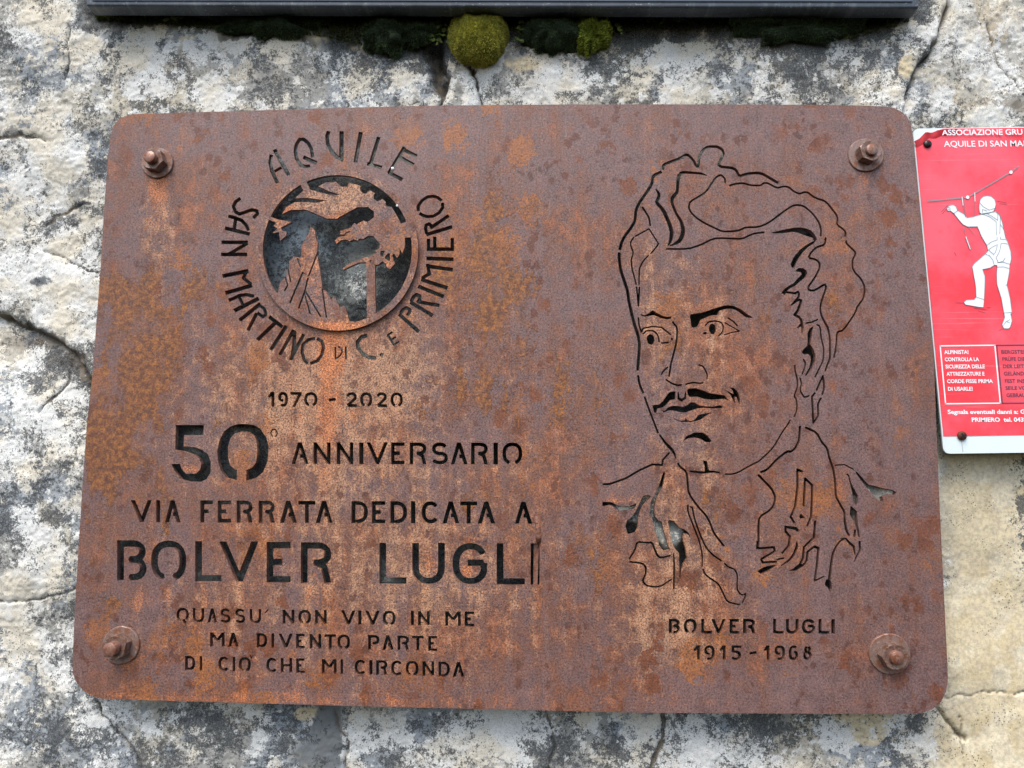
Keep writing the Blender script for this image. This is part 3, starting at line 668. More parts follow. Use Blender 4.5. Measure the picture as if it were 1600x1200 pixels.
# ------------------------------------------------------------------ materials
def rust_material(name, use_attr=True, shift=0.0):
    b = NB(name)
    if use_attr: tan, och, orn, dark = b.attr('rust')
    else: tan, och, orn, dark = 0.30 + shift, 0.30, 0.35 + shift, 0.3
    def sub(n, k, off=.5): return b.math('MULTIPLY', b.math('SUBTRACT', n, off), k)
    def add(*xs):
        o = xs[0]
        for x in xs[1:]: o = b.math('ADD', o, x)
        return o
    streak = b.noise(1, 5, .65, b.coord((60, 1, 6)))
    streak2 = b.noise(1, 4, .65, b.coord((210, 1, 26), (3, 0, 5)))
    grain = b.noise(1000, 2, .75); grainb = b.noise(760, 2, .7, b.coord((1, 1, 1), (4, 4, 4)))
    grain2 = b.noise(480, 4, .72); mid = b.noise(85, 7, .68); big = b.noise(13, 5, .6)
    mauve = rgb(119, 93, 89); brown = rgb(122, 80, 61); tanc = rgb(186, 142, 108); rust = rgb(154, 91, 54)
    deep = rgb(78, 48, 40); greyl = rgb(166, 144, 134)
    # mottled ground: mauve scale against red-brown rust
    g = add(sub(mid, 1.5), sub(big, 2.4), sub(streak, 1.2), sub(grain2, .9), b.math('MULTIPLY', tan, .35))
    c = b.mix(b.ramp(g, -.28, .30), mauve, brown)
    c = b.mix(b.ramp(g, .16, .52, 0, .75), c, rust)
    # sandy, pitted zones
    tf = add(tan, sub(mid, 1.8), sub(streak2, .9), sub(grain2, 1.2), sub(grain, .9), -.04)
    c = b.mix(b.ramp(tf, .20, .85, 0, .85), c, tanc)
    # pale bloom
    c = b.mix(b.ramp(add(grain, sub(streak2, .5), sub(big, .3)), .54, .70, 0, .38), c, greyl)
    # dense round blotches, two sizes
    wob = b.noise(150, 5, .7)
    for sc, loc, thr, gate_lo, col_, k in ((46, (0, 0, 0), .34, .475, rgb(112, 64, 38), .92), (88, (3, 1, 2), .34, .49, rgb(94, 54, 38), .85), (150, (5, 2, 7), .36, .535, rgb(84, 50, 40), .8), (24, (8, 3, 1), .30, .48, rgb(150, 92, 46), .75)):
        v = b.vor(sc, b.coord((1, 1, .82), loc))
        bl = add(v, sub(wob, 1.3))
        gt = b.ramp(b.noise(sc * .38, 4, .6, b.coord((1, 1, .6), loc)), gate_lo, gate_lo + .10)
        c = b.mix(b.math('MULTIPLY', b.math('MULTIPLY', b.ramp(bl, thr, thr - .06), gt), k), c, b.mix(b.ramp(grain2, .42, .6), col_, tuple(x * 1.3 for x in col_[:3]) + (1,)))
    # ochre crusts
    of = add(och, sub(b.noise(48, 7, .72, b.coord((1, 1, .5))), 3.4), sub(grain2, .6))
    ocol = b.mix(b.ramp(b.noise(210, 4, .7), .40, .62), rgb(104, 60, 32), rgb(158, 100, 44))
    c = b.mix(b.math('MULTIPLY', b.ramp(of, .62, .67, 0, .95), b.ramp(b.noise(20, 5, .7, b.coord((1, 1, .6), (4, 4, 4))), .40, .52)), c, ocol)
    # fresh orange where water gathers
    rf = add(orn, sub(grain2, 1.4), sub(streak2, .8))
    ocl = b.mix(b.ramp(grain, .42, .60), rgb(170, 90, 48), rgb(226, 146, 86))
    c = b.mix(b.ramp(rf, .28, .95, 0, .85), c, ocl)
    # pits
    pits = add(grainb, b.math('MULTIPLY', tan, .045))
    c = b.mix(b.ramp(pits, .565, .62, 0, .85), c, deep)
    c = b.mix(b.math('MULTIPLY', dark, .75), c, rgb(78, 56, 56))
    gm = b.n.new('ShaderNodeCombineColor')
    gv = add(b.ramp(b.noise(620, 3, .8, b.coord((1, 1, 1), (2, 2, 9))), .36, .64, .70, 1.36), b.ramp(mid, .3, .7, -.2, .2))
    for k_ in range(3): b.link(gv, gm.inputs[k_])
    c = b.mix(1.0, c, gm.outputs[0], 'MULTIPLY')
    h = add(b.math('MULTIPLY', grain, .6), b.math('MULTIPLY', grain2, .6), b.math('MULTIPLY', b.ramp(of, .5, .66), .6), b.math('MULTIPLY', b.ramp(pits, .54, .66), -.5))
    n = b.bump(h, .7, .0005)
    return b.out(c, b.ramp(mid, .3, .7, .42, .62), 0.0, n, .5)

M_rust = rust_material('rusted_steel')
def fixing_material(name, base, rustc, amt):
    b = NB(name)
    g_ = b.noise(700, 4, .7); m_ = b.noise(180, 5, .65)
    c = b.mix(b.ramp(m_, .5 - amt, .62 - amt * .4), base, rustc)
    c = b.mix(b.ramp(g_, .55, .68, 0, .7), c, rgb(70, 46, 38)); c = b.mix(b.ramp(b.noise(420, 3, .7, b.coord((1, 1, 1), (5, 5, 5))), .56, .68, 0, .5), c, rgb(186, 164, 152))
    return b.out(c, b.ramp(m_, .4, .6, .34, .6), .25, b.bump(g_, .5, .0003), .6)
M_rust2 = fixing_material('rusted_fixing', rgb(142, 118, 108), rgb(132, 88, 66), .06)
M_nut = fixing_material('rusted_nut', rgb(128, 106, 96), rgb(112, 74, 52), .04)
M_rust3 = fixing_material('rusted_bolt_orange', rgb(146, 106, 90), rgb(124, 74, 50), .05)
M_bead = rust_material('rusted_bead', False, 0.0)

# ------------------------------------------------------------------ the plaque
def plate_paint(u, v):
    tan = blobs(u, v, [(470, 620, 170, 120, .95), (600, 600, 60, 60, .5), (560, 800, 260, 150, .5), (640, 930, 200, 90, .6), (1080, 640, 90, 190, .5), (1060, 880, 110, 110, .65), (1040, 1010, 110, 90, .65),
        (1030, 430, 60, 90, .4), (440, 350, 110, 110, .2), (245, 330, 34, 90, .85), (240, 420, 26, 60, .4), (660, 480, 70, 130, .45), (540, 1050, 260, 50, .3), (1260, 620, 60, 90, .12), (1215, 900, 40, 80, .25),
        (300, 960, 90, 80, .3), (1180, 330, 120, 60, .16), (560, 560, 190, 50, .35), (1150, 560, 60, 90, .2), (860, 640, 120, 120, .1)])
    tan -= blobs(u, v, [(150, 620, 45, 400, .35), (1400, 600, 90, 500, .25), (1130, 1010, 60, 90, .0), (1280, 1060, 160, 60, .25), (1120, 800, 40, 60, .25), (800, 230, 400, 60, .1), (905, 900, 60, 200, .1)])
    tan = tan * .62
    tan -= blobs(u, v, [(800, 200, 700, 70, .42), (130, 600, 50, 400, .45), (1330, 330, 140, 180, .4), (1420, 800, 70, 300, .4), (1250, 1070, 200, 40, .4), (910, 500, 70, 120, .2), (640, 250, 120, 60, .2), (560, 1000, 60, 60, .1)])
    # vertical wash marks
    tan += .5 * (fbm(u / 17, v / 160, 5, 3) - .5) * sstep(230, 500, v)
    och = blobs(u, v, [(205, 470, 45, 50, .55), (190, 560, 50, 60, .5), (255, 505, 30, 30, .4), (180, 640, 40, 80, .45), (200, 720, 60, 70, .5), (170, 950, 26, 30, .5), (140, 700, 12, 90, .3), (290, 445, 24, 40, .45), (300, 540, 60, 40, .25), (235, 620, 30, 50, .35),
        (258, 775, 14, 40, .55), (730, 790, 14, 24, .7), (740, 430, 90, 70, .26), (780, 500, 70, 110, .3), (800, 330, 100, 60, .12), (735, 600, 60, 60, .2), (900, 660, 70, 60, .28), (920, 870, 40, 60, .35), (905, 600, 60, 60, .24),
        (1296, 470, 26, 30, .45), (1170, 480, 60, 40, .25), (1060, 560, 40, 60, .25), (1190, 800, 60, 60, .2), (1080, 320, 60, 40, .2), (1100, 770, 8, 22, .7), (1120, 810, 10, 30, .5), (540, 935, 20, 16, .5), (500, 1080, 10, 10, .5), (680, 640, 70, 30, .22), (940, 810, 10, 60, .3), (330, 400, 40, 60, .2), (150, 850, 20, 60, .3), (640, 420, 40, 30, .15)])
    och = och * 1.25 + .11 + .55 * blobs(u, v, [(800, 420, 130, 200, .3), (560, 640, 300, 200, .12), (220, 560, 110, 260, .3), (1290, 700, 60, 60, .25), (900, 720, 90, 120, .2)])
    orn = blobs(u, v, [(248, 287, 14, 22, 1.2), (246, 330, 24, 60, .5), (1352, 278, 14, 16, .5), (1352, 300, 26, 36, .3), (1388, 1058, 10, 16, .5), (200, 1035, 34, 14, .45), (180, 1020, 30, 20, .35),
        (522, 545, 24, 34, 1.3), (512, 610, 16, 70, .6), (508, 720, 14, 100, .35), (440, 590, 60, 40, .35), (560, 660, 90, 50, .25), (299, 733, 14, 8, 1.0), (674, 880, 14, 26, .62), (730, 893, 12, 14, .85), (588, 712, 7, 10, .9), (569, 704, 4, 8, .7), (224, 795, 5, 8, .7), (434, 252, 5, 6, .6), (556, 230, 5, 8, .7), (378, 324, 10, 4, .6),
        (340, 988, 14, 7, .6), (309, 963, 5, 7, .7), (450, 725, 20, 30, .15), (665, 332, 12, 4, .5), (695, 382, 12, 6, .6), (240, 930, 34, 20, .4), (220, 945, 16, 10, .3), (400, 1004, 8, 12, .3), (1010, 590, 40, 80, .2), (1100, 645, 50, 16, .4), (1075, 655, 24, 5, .4), (1270, 443, 8, 5, .7),
        (965, 782, 26, 6, .55), (930, 745, 26, 40, .28), (1110, 1090, 160, 14, .2), (1290, 500, 22, 24, .2), (1285, 872, 14, 5, .5), (470, 940, 190, 14, .12), (1095, 632, 10, 10, .5), (1050, 630, 6, 10, .3), (1090, 990, 50, 40, .12)])
    edge = sstep(26, 0, 1112 - (1480 - u) * .017 - v) * sstep(1500, 300, u)
    orn = orn + edge * .42 * (0.4 + 1.2 * fbm(u / 26, v / 9, 8, 3)) + blobs(u, v, [(190, 1090, 24, 5, .4), (252, 1093, 18, 5, .5)])
    orn += .20 * sstep(.55, .8, fbm(u / 22, v / 46, 31, 3)) * sstep(300, 700, v) * sstep(950, 800, u)
    dark = .05 + .22 * sstep(330, 130, u) + .14 * sstep(1250, 1440, u) * sstep(350, 700, v) + .12 * sstep(950, 1080, v) * sstep(1100, 1200, u) + blobs(u, v, [(905, 1000, 90, 100, .1), (1400, 850, 90, 250, .16), (1150, 1030, 50, 70, .12), (1130, 800, 36, 60, .1), (290, 690, 30, 90, .06)])
    orn += .22 * sstep(.50, .72, fbm(u / 9, v / 150, 61, 4)) * sstep(430, 640, v) * sstep(1180, 900, u) * sstep(230, 330, u)
    for (x, y0_, L_, w_) in [(u_, 640, 60, 5) for u_ in (428, 445, 470, 548, 574, 600)] + [(u_, 728, 70, 5) for u_ in (460, 495, 512, 530, 566, 592, 616, 646, 664, 690, 712, 740, 760, 774, 800)] + [(u_, 820, 40, 6) for u_ in (232, 262, 318, 350, 376, 392, 412, 440, 480, 500, 555, 590, 625, 645, 675, 700, 733, 755, 815)] + [(u_, 916, 110, 8) for u_ in (190, 215, 262, 320, 372, 430, 480, 510, 610, 668, 735, 800, 836)] + [(u_, 993, 70, 5) for u_ in (1055, 1080, 1102, 1125, 1150, 1172, 1216, 1240, 1264, 1290)] + [(1100, 660, 60, 12), (1092, 710, 40, 10), (1106, 744, 200, 8), (1055, 760, 60, 8), (1014, 480, 90, 20), (1118, 500, 60, 10), (1300, 925, 120, 8), (1162, 945, 120, 7), (1010, 920, 120, 10), (1060, 912, 130, 9)]:
        f_ = np.exp(-((u - x - 3 * np.sin(v / 23)) / w_) ** 2) * sstep(y0_ - 4, y0_ + 4, v) * np.exp(-np.clip(v - y0_, 0, None) / L_)
        orn += .34 * f_; tan += .34 * f_
    dark = np.clip(dark + .05 * (fbm(u / 40, v / 90, 12, 3) - .4), 0, 1)
    return np.stack([np.clip(tan, -.7, 1.2), np.clip(och, 0, 1), np.clip(orn, 0, 1), dark], -1)

def disc_paint(u, v):
    tan = .28 + blobs(u, v, [(500, 320, 60, 20, .4), (560, 300, 40, 20, .3)]) - blobs(u, v, [(440, 470, 40, 40, .3), (620, 380, 30, 30, .3), (480, 480, 40, 14, .2)])
    orn = blobs(u, v, [(520, 340, 30, 7, .9), (450, 326, 14, 8, .6), (445, 345, 24, 30, .6), (530, 378, 30, 7, .8), (600, 360, 24, 30, .45), (520, 512, 60, 9, .9), (545, 508, 40, 7, .4), (498, 455, 14, 60, .5), (475, 420, 16, 40, .45), (609, 412, 12, 10, .8), (480, 365, 12, 12, .35), (537, 415, 10, 10, .4), (560, 290, 30, 20, .2)])
    och = .1 + blobs(u, v, [(470, 410, 20, 20, .3), (490, 470, 20, 20, .2)])
    return np.stack([np.clip(tan, 0, 1), och, np.clip(orn, 0, 1), .0 * u], -1)

plaque_loc = tuple(at(800, 640, 0.0025))
plaque = empty('memorial_plaque', plaque_loc)
tag(plaque, 'large rusted weathering steel plaque with cut-out lettering and a man\'s portrait, bolted to the rock', 'plaque')
T_PL = 0.005
slab('plate', plate, 0.0, T_PL, M_rust, plaque, 8.0, plate_paint)
slab('emblem_disc', disc, -0.0036, 0.0034, M_rust, plaque, 5.0, disc_paint)

def weld_bead():
    bm = bmesh.new()
    pts = [(838, 806, 3.5), (840, 820, 4.5), (841, 836, 5.5), (842, 848, 4)]
    rings = []
    for (x, y, w) in pts:
        ring = []
        for k in range(7):
            a = math.pi * k / 6
            p = at(x - w * math.cos(a), y, 0.0); p[1] = 0.0003 - .0011 * math.sin(a)
            ring.append(bm.verts.new(p))
        rings.append(ring)
    for a, b_ in zip(rings[:-1], rings[1:]):
        for k in range(6): bm.faces.new((a[k], a[k + 1], b_[k + 1], b_[k]))
    bm.faces.new(rings[0]); bm.faces.new(rings[-1][::-1])
    return bm
def bm_obj(name, bm, mat, parent=None, smooth=False):
    bmesh.ops.recalc_face_normals(bm, faces=bm.faces)
    me = bpy.data.meshes.new(name); bm.to_mesh(me); bm.free()
    me.materials.append(mat)
    if smooth: me.polygons.foreach_set('use_smooth', [True] * len(me.polygons))
    o = bpy.data.objects.new(name, me); COL.objects.link(o)
    if parent is not None:
        o.parent = parent; o.matrix_parent_inverse = Matrix.Translation(-Vector(parent.location))
    return o
bm_obj('weld_bead', weld_bead(), M_bead, plaque, True)
# rusty strip seen through the last letter of the large name
bm = bmesh.new()
cs = [(834, 840), (842.6, 840), (839.5, 922), (833.2, 922)]
f_ = [bm.verts.new(at(x, y, 0.0045)) for x, y in cs]; k_ = [bm.verts.new(at(x, y, 0.0045) + np.array([0, .003, 0])) for x, y in cs]
bm.faces.new(f_); bm.faces.new(k_[::-1])
for i in range(4): bm.faces.new((f_[i], k_[i], k_[(i + 1) % 4], f_[(i + 1) % 4]))
bm_obj('backing_strip', bm, M_rust3, plaque)

def add_ring(bm, M, r, z, n, sq=None):
    return [bm.verts.new(M @ Vector((r * math.cos(2 * math.pi * k / n), r * math.sin(2 * math.pi * k / n), z))) for k in range(n)]
def loft(bm, rings, cap0=True, cap1=True):
    n = len(rings[0])
    for a, b_ in zip(rings[:-1], rings[1:]):
        for k in range(n): bm.faces.new((a[k], a[(k + 1) % n], b_[(k + 1) % n], b_[k]))
    if cap0: bm.faces.new(rings[0][::-1])
    if cap1: bm.faces.new(rings[-1])

def bolt(u, v, tilt, spin, wr, wtilt, nut_r, L, rod_r, mat_rod, seed):
    """threaded rod end with nut and round washer; z of the local frame points out of the plate"""
    rnd = random.Random(seed)
    base = Vector(at(u, v, 0.0))
    F = Matrix.Translation(base) @ Matrix.Rotation(math.radians(90), 4, 'X')     # local z -> world -y
    Wm = F @ Matrix.Rotation(wtilt[0], 4, 'X') @ Matrix.Rotation(wtilt[1], 4, 'Y')
    # washer
    bm = bmesh.new(); n = 40
    j = [1 + rnd.uniform(-.012, .012) for _ in range(n)]
    def ring(M, r, z, jit=True, nn=n):
        return [bm.verts.new(M @ Vector((r * (j[k] if jit else 1) * math.cos(2 * math.pi * k / nn), r * (j[k] if jit else 1) * math.sin(2 * math.pi * k / nn), z))) for k in range(nn)]
    loft(bm, [ring(Wm, wr, .0002), ring(Wm, wr, .0022), ring(Wm, wr - .0005, .0027), ring(Wm, .0062, .0027), ring(Wm, .0058, .0004)], False, False)
    rod = empty  # placeholder name
    Rm = F @ Matrix.Rotation(tilt[0], 4, 'X') @ Matrix.Rotation(tilt[1], 4, 'Y') @ Matrix.Rotation(spin, 4, 'Z')
    # rod with thread
    b2 = bmesh.new(); nr = 24; turns = int(L / .0014); rings = []
    for q in range(turns * 3 + 1):
        z = L * q / (turns * 3)
        rr = rod_r * (1 - .055 * (q % 3 == 1)) - (0.0006 if q == turns * 3 else 0)
        rings.append([b2.verts.new(Rm @ Vector((rr * (1 + rnd.uniform(-.015, .015)) * math.cos(2 * math.pi * k / nr), rr * math.sin(2 * math.pi * k / nr), z))) for k in range(nr)])
    loft(b2, rings)
    b_obj = bm_obj('bolt', b2, mat_rod, plaque, True)
    w_obj = bm_obj('washer', bm, M_rust2, b_obj)
    # nut: hexagon with chamfered crown
    b3 = bmesh.new(); seg = 36; z0, z1 = .0027, .0027 + nut_r * .78
    def hexr(a, r):
        a6 = (a + math.pi / 6) % (math.pi / 3) - math.pi / 6
        return r * math.cos(math.pi / 6) / math.cos(a6)
    def nring(z, f=1.0, cap=None):
        o = []
        for k in range(seg):
            a = 2 * math.pi * k / seg; r = hexr(a, nut_r) * f
            if cap: r = min(r, cap)
            o.append(b3.verts.new(Rm @ Vector((r * math.cos(a), r * math.sin(a), z))))
        return o
    # ring heights drop at the corners to give the curved chamfer
    def cring(drop, cap):
        o = []
        for k in range(seg):
            a = 2 * math.pi * k / seg; r = hexr(a, nut_r)
            z = z1 - max(0, (r - cap)) * drop
            o.append(b3.verts.new(Rm @ Vector((r * math.cos(a), r * math.sin(a), z))))
        return o
    topin = [b3.verts.new(Rm @ Vector((min(hexr(2 * math.pi * k / seg, nut_r), nut_r * .885) * math.cos(2 * math.pi * k / seg), min(hexr(2 * math.pi * k / seg, nut_r), nut_r * .885) * math.sin(2 * math.pi * k / seg), z1))) for k in range(seg)]
    bore = [b3.verts.new(Rm @ Vector((rod_r * .98 * math.cos(2 * math.pi * k / seg), rod_r * .98 * math.sin(2 * math.pi * k / seg), z1 - .0006))) for k in range(seg)]
    loft(b3, [nring(z0), cring(.6, nut_r * .9), topin, bore], True, False)
    bm_obj('nut', b3, M_nut, b_obj)
    tag(b_obj, group='bolts at the plaque corners')
    return b_obj
bolt(247.5, 256, (math.radians(-1), math.radians(-2)), .35, .0137, (.06, .05), .0100, .0150, .0053, M_rust3, 1)
bolt(1351.5, 243.5, (math.radians(-2), math.radians(4)), .15, .0145, (.05, -.08), .0098, .0125, .0050, M_rust2, 2)
bolt(191, 1007, (math.radians(2), math.radians(-3)), .9, .0150, (.03, .05), .0102, .0170, .0056, M_rust3, 3)
bolt(1388.5, 1020.5, (math.radians(3), math.radians(2)), .5, .0157, (.06, -.05), .0106, .0135, .0053, M_rust3, 4)

# ------------------------------------------------------------------ rock face
def proj(P_):
    d = (P_ - CAM) @ RW
    return 800 + F_PX * d[..., 0] / -d[..., 2], 600 - F_PX * d[..., 1] / -d[..., 2]
ROCK_Y = 0.0300
def axis(lo, hi, step, ext):
    core = np.arange(lo, hi, step)
    out = []; x = 0; s_ = step
    while x < ext: s_ = min(s_ * 1.045, .02); x += s_; out.append(x)
    out = np.array(out)
    return np.concatenate([(lo - out)[::-1], core, hi + out])
pa = at(np.array([0., 1600., 0., 1600.]), np.array([0., 0., 1200., 1200.]), ROCK_Y)
gx = axis(pa[:, 0].min() - .02, pa[:, 0].max() + .02, .00115, .75)
gz = axis(pa[:, 2].min() - .02, pa[:, 2].max() + .02, .00115, .75)
GX, GZ = np.meshgrid(gx, gz)
RU, RV = proj(np.stack([GX, np.full_like(GX, ROCK_Y), GZ], -1))
U, Vv = RU, RV
def nz(s_, seed, o=4, g_=.5, wx=1.0, wy=1.0): return fbm(U / s_ * wx, Vv / s_ * wy, seed, o, g_)
warpx = (nz(60, 91, 3) - .5) * 46; warpy = (nz(60, 92, 3) - .5) * 46
# relief towards the camera, in metres
smooth_zone = sstep(1440, 1500, U + (nz(90, 3) - .5) * 60) * sstep(640, 720, Vv)
h = (nz(420, 1, 3) - .5) * .022 + (nz(150, 2, 4) - .5) * .009
rg = 1 - np.abs(2 * fbm((U + warpx) / 95, (Vv + warpy) / 120, 6, 3) - 1)
h += (rg ** 3 - .3) * .0016 * (1 - .7 * smooth_zone)
h += (nz(26, 7, 4, .6) - .5) * .0013 * (1 - .75 * smooth_zone)
h += (nz(4.4, 88, 2, .6) - .5) * .0011 * (1 - .8 * smooth_zone)
h += (nz(9, 8, 3, .65) - .5) * .0011 * (1 - .7 * smooth_zone)
tq = fbm((U + warpx * .6) / 130, (Vv + warpy * .6) / 90, 19, 5, .55) * 9
h += .0007 * (np.floor(tq) + sstep(.80, 1.0, tq - np.floor(tq)) - 4.5) * (1 - .75 * smooth_zone)
def vor2(s_, seed, wu=0, wv=0):
    x = (U + wu) / s_; y = (Vv + wv) / s_; ix = np.floor(x); iy = np.floor(y)
    best = np.full(x.shape, 9.); hid = np.zeros(x.shape)
    for a in (-1, 0, 1):
        for b_ in (-1, 0, 1):
            cx = ix + a; cy = iy + b_
            px = cx + _hash(cx, cy, seed); py = cy + _hash(cx, cy, seed + 1); rr = .35 + .65 * _hash(cx, cy, seed + 2)
            d = np.hypot(x - px, y - py) / rr
            m = d < best; best = np.where(m, d, best); hid = np.where(m, _hash(cx, cy, seed + 3), hid)
    return best, hid
# fissures: (points, half width px, depth m)
cracks = [([(690, 60), (686, 92), (700, 118), (694, 140), (686, 170)], 4, .010), ([(676, 80), (684, 112), (690, 135)], 11, .013), ([(741, 100), (743, 125), (750, 150), (757, 172)], 2.2, .006),
  ([(735, 98), (742, 108)], 6, .008), ([(1482, -30), (1468, 30), (1452, 74), (1428, 112), (1404, 165)], 4.2, .008), ([(1462, 1100), (1478, 1122), (1490, 1140), (1512, 1158)], 3, .0035),
  ([(1476, 1091), (1496, 1083), (1520, 1085), (1550, 1080), (1610, 1084)], 1.3, .0018), ([(-40, 480), (30, 505), (88, 535), (122, 560), (138, 610), (150, 690)], 7, .006),
  ([(60, 640), (96, 600), (100, 560)], 3, .003), ([(-20, 215), (30, 208), (66, 216)], 3, .0022), ([(60, 345), (96, 322), (132, 314)], 4, .0026), ([(60, 385), (110, 410), (150, 428)], 1.6, .0018), ([(-10, 940), (60, 938), (150, 915)], 2.4, .002), ([(1040, 1105), (1034, 1160), (1012, 1215)], 5, .004), ([(852, 1108), (866, 1150), (858, 1210)], 2, .003), ([(524, 1105), (534, 1140), (545, 1160), (538, 1215)], 2, .004),
  ([(150, 1095), (178, 1135), (210, 1165), (240, 1215)], 2.6, .005), ([(100, 120), (110, 90), (108, 40)], 1.4, .003), ([(1540, 40), (1560, 100), (1604, 150)], 1.6, .003), ([(1500, 1120), (1506, 1170), (1512, 1230)], 1.2, .003)]
crk = np.zeros_like(U); wu = (nz(18, 21, 3) - .5) * 12; wv = (nz(18, 22, 3) - .5) * 12
for pts, hw, dp in cracks:
    x0, y0, x1, y1 = bb(pts, 40); m = (U > x0) & (U < x1) & (Vv > y0) & (Vv < y1)
    d = pline_dist((U + wu)[m], (Vv + wv)[m], pts)
    md = .35 + 1.3 * fbm(U[m] / 16, Vv[m] / 16, 33, 3); hw = hw * md * .8; dp = dp * (.3 + .9 * fbm(U[m] / 30, Vv[m] / 30, 34, 2))
    k = np.exp(-(d / hw) ** 2)
    h[m] -= dp * k + dp * .25 * np.exp(-(d / (hw * 4)) ** 2); crk[m] = np.maximum(crk[m], k)
# broken steps of the stone
def side(pts):        # signed distance-ish to a polyline running downwards; positive on its right
    ys = np.array([p[1] for p in pts], float); xs = np.array([p[0] for p in pts], float)
    return U + wu - np.interp(Vv, ys, xs)
st = side([(1482, -30), (1468, 30), (1452, 74), (1428, 112), (1404, 165), (1370, 400)])
h += .007 * sstep(3, -2, st) * sstep(-90, -10, st) * sstep(420, 150, Vv)
low = (Vv + wv) - np.interp(U, [-200, 0, 60, 110, 140, 200], [470, 492, 520, 548, 590, 620])
h += -.009 * sstep(-3, 4, low) * sstep(150, 30, low) * sstep(240, 150, U)
h += .006 * sstep(60, 40, Vv) * 0
h = np.where(np.isfinite(h), h, 0)
Yr = ROCK_Y - h
inpl = sstep(-40, 10, U - 110) * sstep(-40, 10, 1490 - U) * sstep(-40, 10, Vv - 160) * sstep(-40, 10, 1120 - Vv)
near = np.clip(blobs(U, Vv, [(1385, 768, 40, 30, 1.5), (1333, 795, 24, 50, 1.4), (1010, 790, 50, 40, 1.2), (1040, 830, 30, 40, 1.0), (972, 795, 26, 14, 1.2)]), 0, 1)
near2 = np.clip(blobs(U, Vv, [(580, 450, 44, 48, 1.2), (480, 385, 46, 60, .8), (370, 700, 70, 60, 1.1), (700, 880, 120, 50, .9), (330, 880, 160, 50, .7), (300, 700, 40, 60, .6), (600, 890, 40, 40, .7)]), 0, 1)
Yr = Yr + .012 * np.clip(blobs(U, Vv, [(530, 235, 130, 30, 1.3), (370, 400, 30, 90, 1), (690, 400, 30, 90, 1), (500, 530, 160, 30, .8)]), 0, 1)
Yr = Yr - .013 * near2 - .03 * near
lim = .0110 - .0055 * near - .0030 * near2
Yr = np.where(inpl > .02, np.maximum(Yr, lim + (.0025 * (1 - near)) * (fbm(U / 30, Vv / 30, 77, 3))), Yr)
insg = sstep(-20, 4, U - 1424) * sstep(-20, 4, Vv - 196) * sstep(-20, 4, 712 - Vv)
Yr = np.where(insg > .02, np.maximum(Yr, .0125), Yr)
intp = sstep(-20, 2, U - 128) * sstep(-20, 2, 1440 - U) * sstep(40, 26, Vv)
Yr = np.where(intp > .05, np.maximum(Yr, .0175), Yr)
Yr = np.minimum(Yr, .06)

# stone colour: limestone with lichens
W3 = lambda *c: np.array([S(x) for x in c])
white, cream, grey, blueg, darkc, brownc, black_ = W3(226, 226, 218), W3(222, 206, 168), W3(158, 158, 152), W3(150, 160, 168), W3(72, 74, 74), W3(116, 100, 78), W3(30, 34, 26)
colr = np.zeros(U.shape + (3,)) + W3(160, 160, 154)
def lay(col_, m):
    global colr
    m = np.clip(m, 0, 1)[..., None]; colr = colr * (1 - m) + col_ * m
n1 = fbm((U + warpx) / 70, (Vv + warpy) / 70, 41, 5, .6); n2 = fbm((U + warpx * .5) / 24, (Vv + warpy * .5) / 24, 42, 4, .6); n3 = nz(8, 43, 3, .6); n4 = nz(3.6, 44, 2, .6)
topz = sstep(170, 60, Vv); leftz = sstep(240, 120, U)
d1, i1 = vor2(64, 50, warpx * .5 + (n2 - .5) * 30, warpy * .5 + (n3 - .5) * 22)
d2, i2 = vor2(27, 60, (n3 - .5) * 16, (n4 - .5) * 12)
d3, i3 = vor2(12, 70, (n4 - .5) * 6, (n3 - .5) * 6)
lay(W3(150, 160, 168), sstep(.44, .58, nz(110, 45, 3) + .06 * topz) * .75)
lay(W3(214, 204, 178), sstep(.53, .62, nz(80, 46, 4) * .7 + n2 * .3 + .06 * sstep(130, 70, Vv) * topz) * .55)
# white and dark growth as smooth fields, broken up finely by the material
Wf = .17 + .75 * (n1 - .5) + .75 * (n2 - .5) + .5 * (n3 - .5) + .16 * leftz + .05 * topz
Wf = np.maximum(Wf, np.where(i1 > .42, 1.12 - d1 * .85, 0)); Wf = np.maximum(Wf, np.where(i2 > .62, 1.0 - d2 * .8, 0)); Wf = np.maximum(Wf, np.where(i3 > .8, .9 - d3 * .8, 0))
Df = .50 - .95 * (n1 - .5) + .9 * (nz(15, 49, 3, .6) - .5) + .4 * (nz(44, 56, 3) - .5) - .04 * leftz
Df = np.where(i2 < .10, np.maximum(Df, .80 - d2 * .7), Df)
big_w = blobs(U, Vv, [(36, 200, 26, 30, .5), (80, 235, 34, 60, .9), (25, 290, 30, 50, .8), (60, 395, 60, 50, .5), (115, 470, 30, 46, .9), (90, 650, 70, 80, .3), (47, 750, 18, 18, 1.1), (78, 862, 24, 20, 1.1), (30, 918, 16, 26, 1.1), (20, 980, 26, 30, 1.0), (8, 1050, 22, 26, .9), (60, 610, 40, 30, .3), (64, 1040, 12, 10, .8),
   (230, 95, 36, 24, 1.0), (215, 140, 30, 20, .8), (330, 70, 70, 18, .5), (455, 65, 60, 20, .6), (350, 150, 50, 16, .5), (850, 130, 60, 26, .45), (990, 115, 40, 26, .8), (1080, 80, 50, 30, .5), (560, 1140, 10, 40, 1.1), (545, 1175, 12, 30, .9), (610, 1150, 26, 26, .9), (790, 1150, 24, 40, 1.0), (1000, 1145, 22, 30, 1.1), (1080, 1165, 26, 24, .9), (920, 1130, 18, 20, .6), (1450, 1160, 46, 26, .9), (400, 1172, 14, 12, .9), (1180, 60, 20, 14, .3), (700, 150, 14, 20, .8), (740, 150, 16, 20, .8), (690, 120, 8, 20, .5)])
